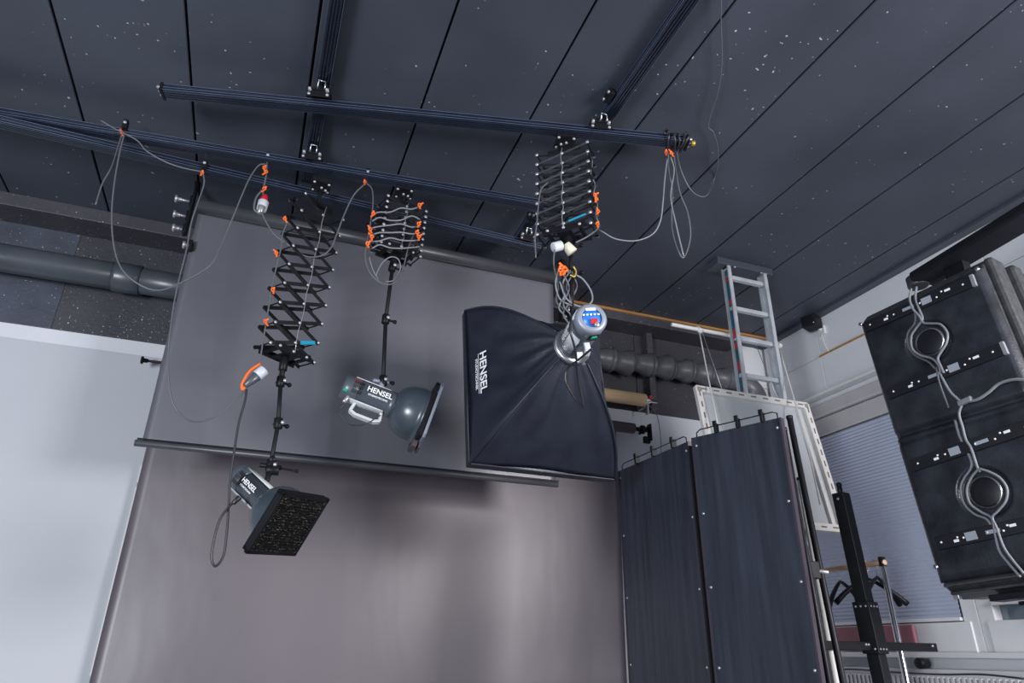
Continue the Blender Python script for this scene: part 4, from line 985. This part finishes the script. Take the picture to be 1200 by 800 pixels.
# face as a height field: two modules with a seam, and round dishes
cA = UF(1088, 400); cB = UF(1153, 576)
def ab(p): d = p - T; return (-d.dot(uo), -d.dot(uz))
(aA, bA), (aB, bB) = ab(cA), ab(cB)
seam = ab(UF(1045, 512))[1]; sa, sb = ab(UF(1045, 512)), ab(UF(1190, 460))
def depth(a, b):
    dpt = 0
    for ca_, cb_ in ((aA, bA), (aB, bB)):
        r_ = math.hypot(a - ca_, b - cb_)
        dpt += .020 * (1 if r_ < .088 else max(0, 1 - (r_ - .088) / .014))
    s_ = abs(b - seam - (a * .02)); dpt += .022 * math.exp(-(s_ / .013) ** 2) + .007 * math.exp(-((b - seam - .035) / .010) ** 2)
    ed = min(a, Wd - a, b, Ht - b); dpt += .03 * max(0, 1 - ed / .03) ** 2
    return dpt
MB().grid(lambda i, j: U(Wd * i, Ht * j, depth(Wd * i, Ht * j)), 110, 220).build('front_face', 'unit', t)
# body behind: swept cross section in the (b, c) plane, from far to near, near side with ribs
DP = .52
sec = [(0.012, .03), (-.015, .045), (-.05, .085), (-.062, .13), (-.055, .19), (-.070, .20), (-.075, .30), (-.060, .31), (-.06, DP), (Ht + .03, DP), (Ht + .055, .30), (Ht + .06, .14), (Ht + .045, .09), (Ht + .02, .05), (Ht - .012, .03)]
n = len(sec); mb = MB()
st = [(0.002, 1.0), (Wd - .03, 1.0), (Wd - .004, 1.0)]
vs = [U(a, b, c) for a, _ in st for b, c in sec]
fs = [(k * n + i, k * n + (i + 1) % n, (k + 1) * n + (i + 1) % n, (k + 1) * n + i) for k in range(len(st) - 1) for i in range(n)] + [tuple(range(n)), tuple((len(st) - 1) * n + i for i in range(n))]
mb.add(vs, fs); mb.build('rear_body', 'unitside', t, bevel=.012)
for c0_, c1_, ex in ((.06, .17, .03), (.215, .29, .045), (.33, .50, .03)):   # ribs on the near side
    mb = MB().obox(U(Wd + ex / 2 - .005, Ht / 2, (c0_ + c1_) / 2), uo * (ex / 2 + .005), uz * (Ht / 2 + .05), ui * (c1_ - c0_) / 2)
    mb.build('side_rib', 'unitside', t, bevel=.016)
# bottom lip ribs
for k, (b_, c_) in enumerate(((Ht + .012, .035), (Ht + .040, .07))):
    MB().obox(U(Wd / 2, b_, c_), uo * (Wd / 2 - .01), uz * .006, ui * .014).build('bottom_rib', 'unitside', t, bevel=.004)
mb = MB().obox(U(Wd / 2 + .07, Ht + .075, .10), uo * (Wd / 2 - .08), uz * .012, ui * .05); mb.build('bottom_bracket', 'blackmetal', t, bevel=.004)
mb = MB().cyl(U(.22, Ht + .10, .12), U(Wd + .1, Ht + .10, .12), .008); mb.build('bottom_rod', 'blackmetal', t)
MB().obox(U(.0 + .012, Ht + .02, .10), uo * .012, uz * .04, ui * .012).build('hanging_tab', 'bolt', t, bevel=.002)
# metal strips across the face
strips = [((1015, 384), (1140, 330)), ((1042, 462), (1176, 409)), ((1070, 546), (1215, 497)), ((1099, 637), (1215, 612))]
for k, (p_, q_) in enumerate(strips):
    a_, b_ = UF(*p_), UF(*q_); dv = (b_ - a_).normalized(); pn = dv.cross(ui).normalized()
    if pn.dot(uz) < 0: pn = -pn
    L = min((b_ - a_).length, .62)
    o = MB().obox(a_ + dv * L / 2 - ui * .008, dv * L / 2, pn * .026, ui * .006).build('mounting_strip', 'strip', t, bevel=.002)
    b = MB()
    for f_, g_ in ((.06, 0), (.24, .006), (.30, 0), (.55, 0), (.70, -.006), (.75, .010), (.93, 0)): b.bolt(a_ + dv * L * f_ + pn * g_ - ui * .014, -ui, .0042, .002)
    b.obox(a_ + dv * L * .22 - pn * .006 - ui * .0145, dv * .010, pn * .005, ui * .0006).obox(a_ + dv * L * .80 + pn * .006 - ui * .0145, dv * .012, pn * .005, ui * .0006)
    b.build('rivets', 'printwhite', o)['kind'] = 'stuff'
    MB().obox(a_ + dv * L * (.61 if k < 2 else .38) - ui * .0148, dv * .022, pn * .016, ui * .0006).build('sticker', 'label', o)
    MB().obox(a_ + dv * L * (.44 if k < 2 else .60) - ui * .0148, dv * .026, pn * .007, ui * .0006).build('vent_label', 'label', o)
    MB().obox(a_ + dv * (L + .006) - ui * .006, dv * .007, pn * .027, ui * .010).build('strip_end', 'bolt', o, label='bare metal end tab')
for (ca_, cb_) in ((aA, bA), (aB, bB)):
    pr = [(0, .056), (-.014, .058), (-.015, .062), (-.006, .066), (0, .067)]
    MB().lathe(U(ca_, cb_, .021), ui, pr, 36).build('dish_ring', 'unitside', t)
    MB().lathe(U(ca_, cb_, .016), -ui, [(0, .056), (.004, .056), (.006, .052), (.006, 0)], 32).build('round_cap', 'strip', t, label='smooth black round cap')
    MB().tube([U(ca_ + .0605 * math.cos(math.radians(q)), cb_ + .0605 * math.sin(math.radians(q)), .004) for q in range(-75, 66, 10)], lambda q: .0012 + .0042 * math.sin(math.pi * q), 8, 2).build('ring_glint', 'steel', t, label='bright metal arc shaped as a glint beside the cap')  # steel arc added in the shape of a glint on the ring
mb = MB().bolt(U(.012, .015, 0), -ui, .010).bolt(U(Wd - .015, .015, 0), -ui, .010).bolt(U(.015, Ht - .06, 0), -ui, .010).bolt(U(.12, .04, 0), -ui, .004)
mb.build('corner_screws', 'steel', t)['kind'] = 'stuff'
# cables on the face
def uc(pts, lab, r=.0064, m_='cablelight', c=-.012):
    return cable('unit_cable', [UF(u, v, c) for u, v in pts], r, m_, lab)
uc([(1068, 338), (1066, 350), (1070, 362), (1077, 370), (1082, 378), (1090, 379), (1102, 380), (1110, 390), (1109, 402), (1103, 412), (1099, 420), (1102, 428), (1106, 437)], 'grey cable bending round the right of the upper round cap', c=-.018)
uc([(1074, 336), (1073, 350), (1078, 364), (1081, 374), (1074, 384), (1068, 394), (1069, 408), (1078, 416), (1092, 420), (1100, 428), (1103, 440), (1113, 458), (1122, 467), (1128, 472)], 'grey cable bending round the left of the upper round cap', c=-.012)
uc([(1072, 362), (1072, 378), (1064, 390), (1064, 404), (1072, 416), (1088, 424), (1096, 432)], 'outermost grey cable left of the upper round cap', .0055, 'cable', c=-.005)
uc([(1097, 430), (1101, 448), (1107, 465), (1112, 478)], 'grey cable running straight down towards the seam of the housing', .005, 'cable', c=-.016)
uc([(1130, 471), (1145, 468), (1158, 460), (1170, 450), (1185, 445), (1200, 445), (1220, 448)], 'thick grey cable branching off to the right frame edge', .008, c=-.02)
uc([(1128, 472), (1124, 485), (1128, 500), (1132, 515), (1138, 525), (1145, 546), (1149, 553)], 'grey cable crossing the seam between the two halves', .0065, c=-.015)
uc([(1119, 492), (1124, 510), (1130, 522), (1138, 540), (1137, 550), (1130, 560), (1126, 572), (1130, 590), (1142, 602), (1156, 608), (1163, 618)], 'grey cable bending round the left of the lower round cap', .006, c=-.008)
uc([(1148, 549), (1160, 553), (1172, 560), (1180, 572), (1179, 586), (1170, 598), (1163, 606), (1168, 618), (1176, 640), (1186, 655), (1200, 672)], 'grey cable bending round the right of the lower round cap', .006, c=-.018)
uc([(1146, 550), (1138, 560), (1133, 574), (1137, 590), (1150, 600), (1162, 607), (1166, 625), (1171, 645), (1182, 660), (1196, 676)], 'inner grey cable close against the lower round cap', .006, c=-.012)
cw = UF(1131, 470, -.022); t2 = tag(MB().obox(cw, (UF(1138, 467, -.022) - cw).normalized() * .028, V((0, 0, .011)), ui * .011).build('cable_sleeve', 'cablelight', bevel=.004), 'pale grey taped joint where the housing cables branch', 'cable joint')
# carrying arm above the unit
t = thing('support_arm', U(.3, -.15, .2), 'long black flat arm sloping above the black housing to the frame edge', 'arm')
ra_, rb_ = P(1079, 328, x=3.0), P(1215, 246, x=3.0)
dv = (rb_ - ra_); mb = MB().bar(ra_, rb_ + dv * 1.2, .16, .05); mb.build('arm_beam', 'blackmetal', t, bevel=.012)
MB().cyl(ra_ + V((0, .02, -.03)), ra_ + V((0, .02, .03)), .05, seg=20).build('pivot', 'unitside', t)
mb = MB().box(ra_ + dv * .3 + V((.02, 0, -.09)), .05, .10, .16); mb.build('drop_bracket', 'blackmetal', t)
e_ = rb_ + dv * 1.0
MB().bar(e_, V((XR, e_.y, e_.z)), .08, .06).build('wall_strut', 'blackmetal', t)
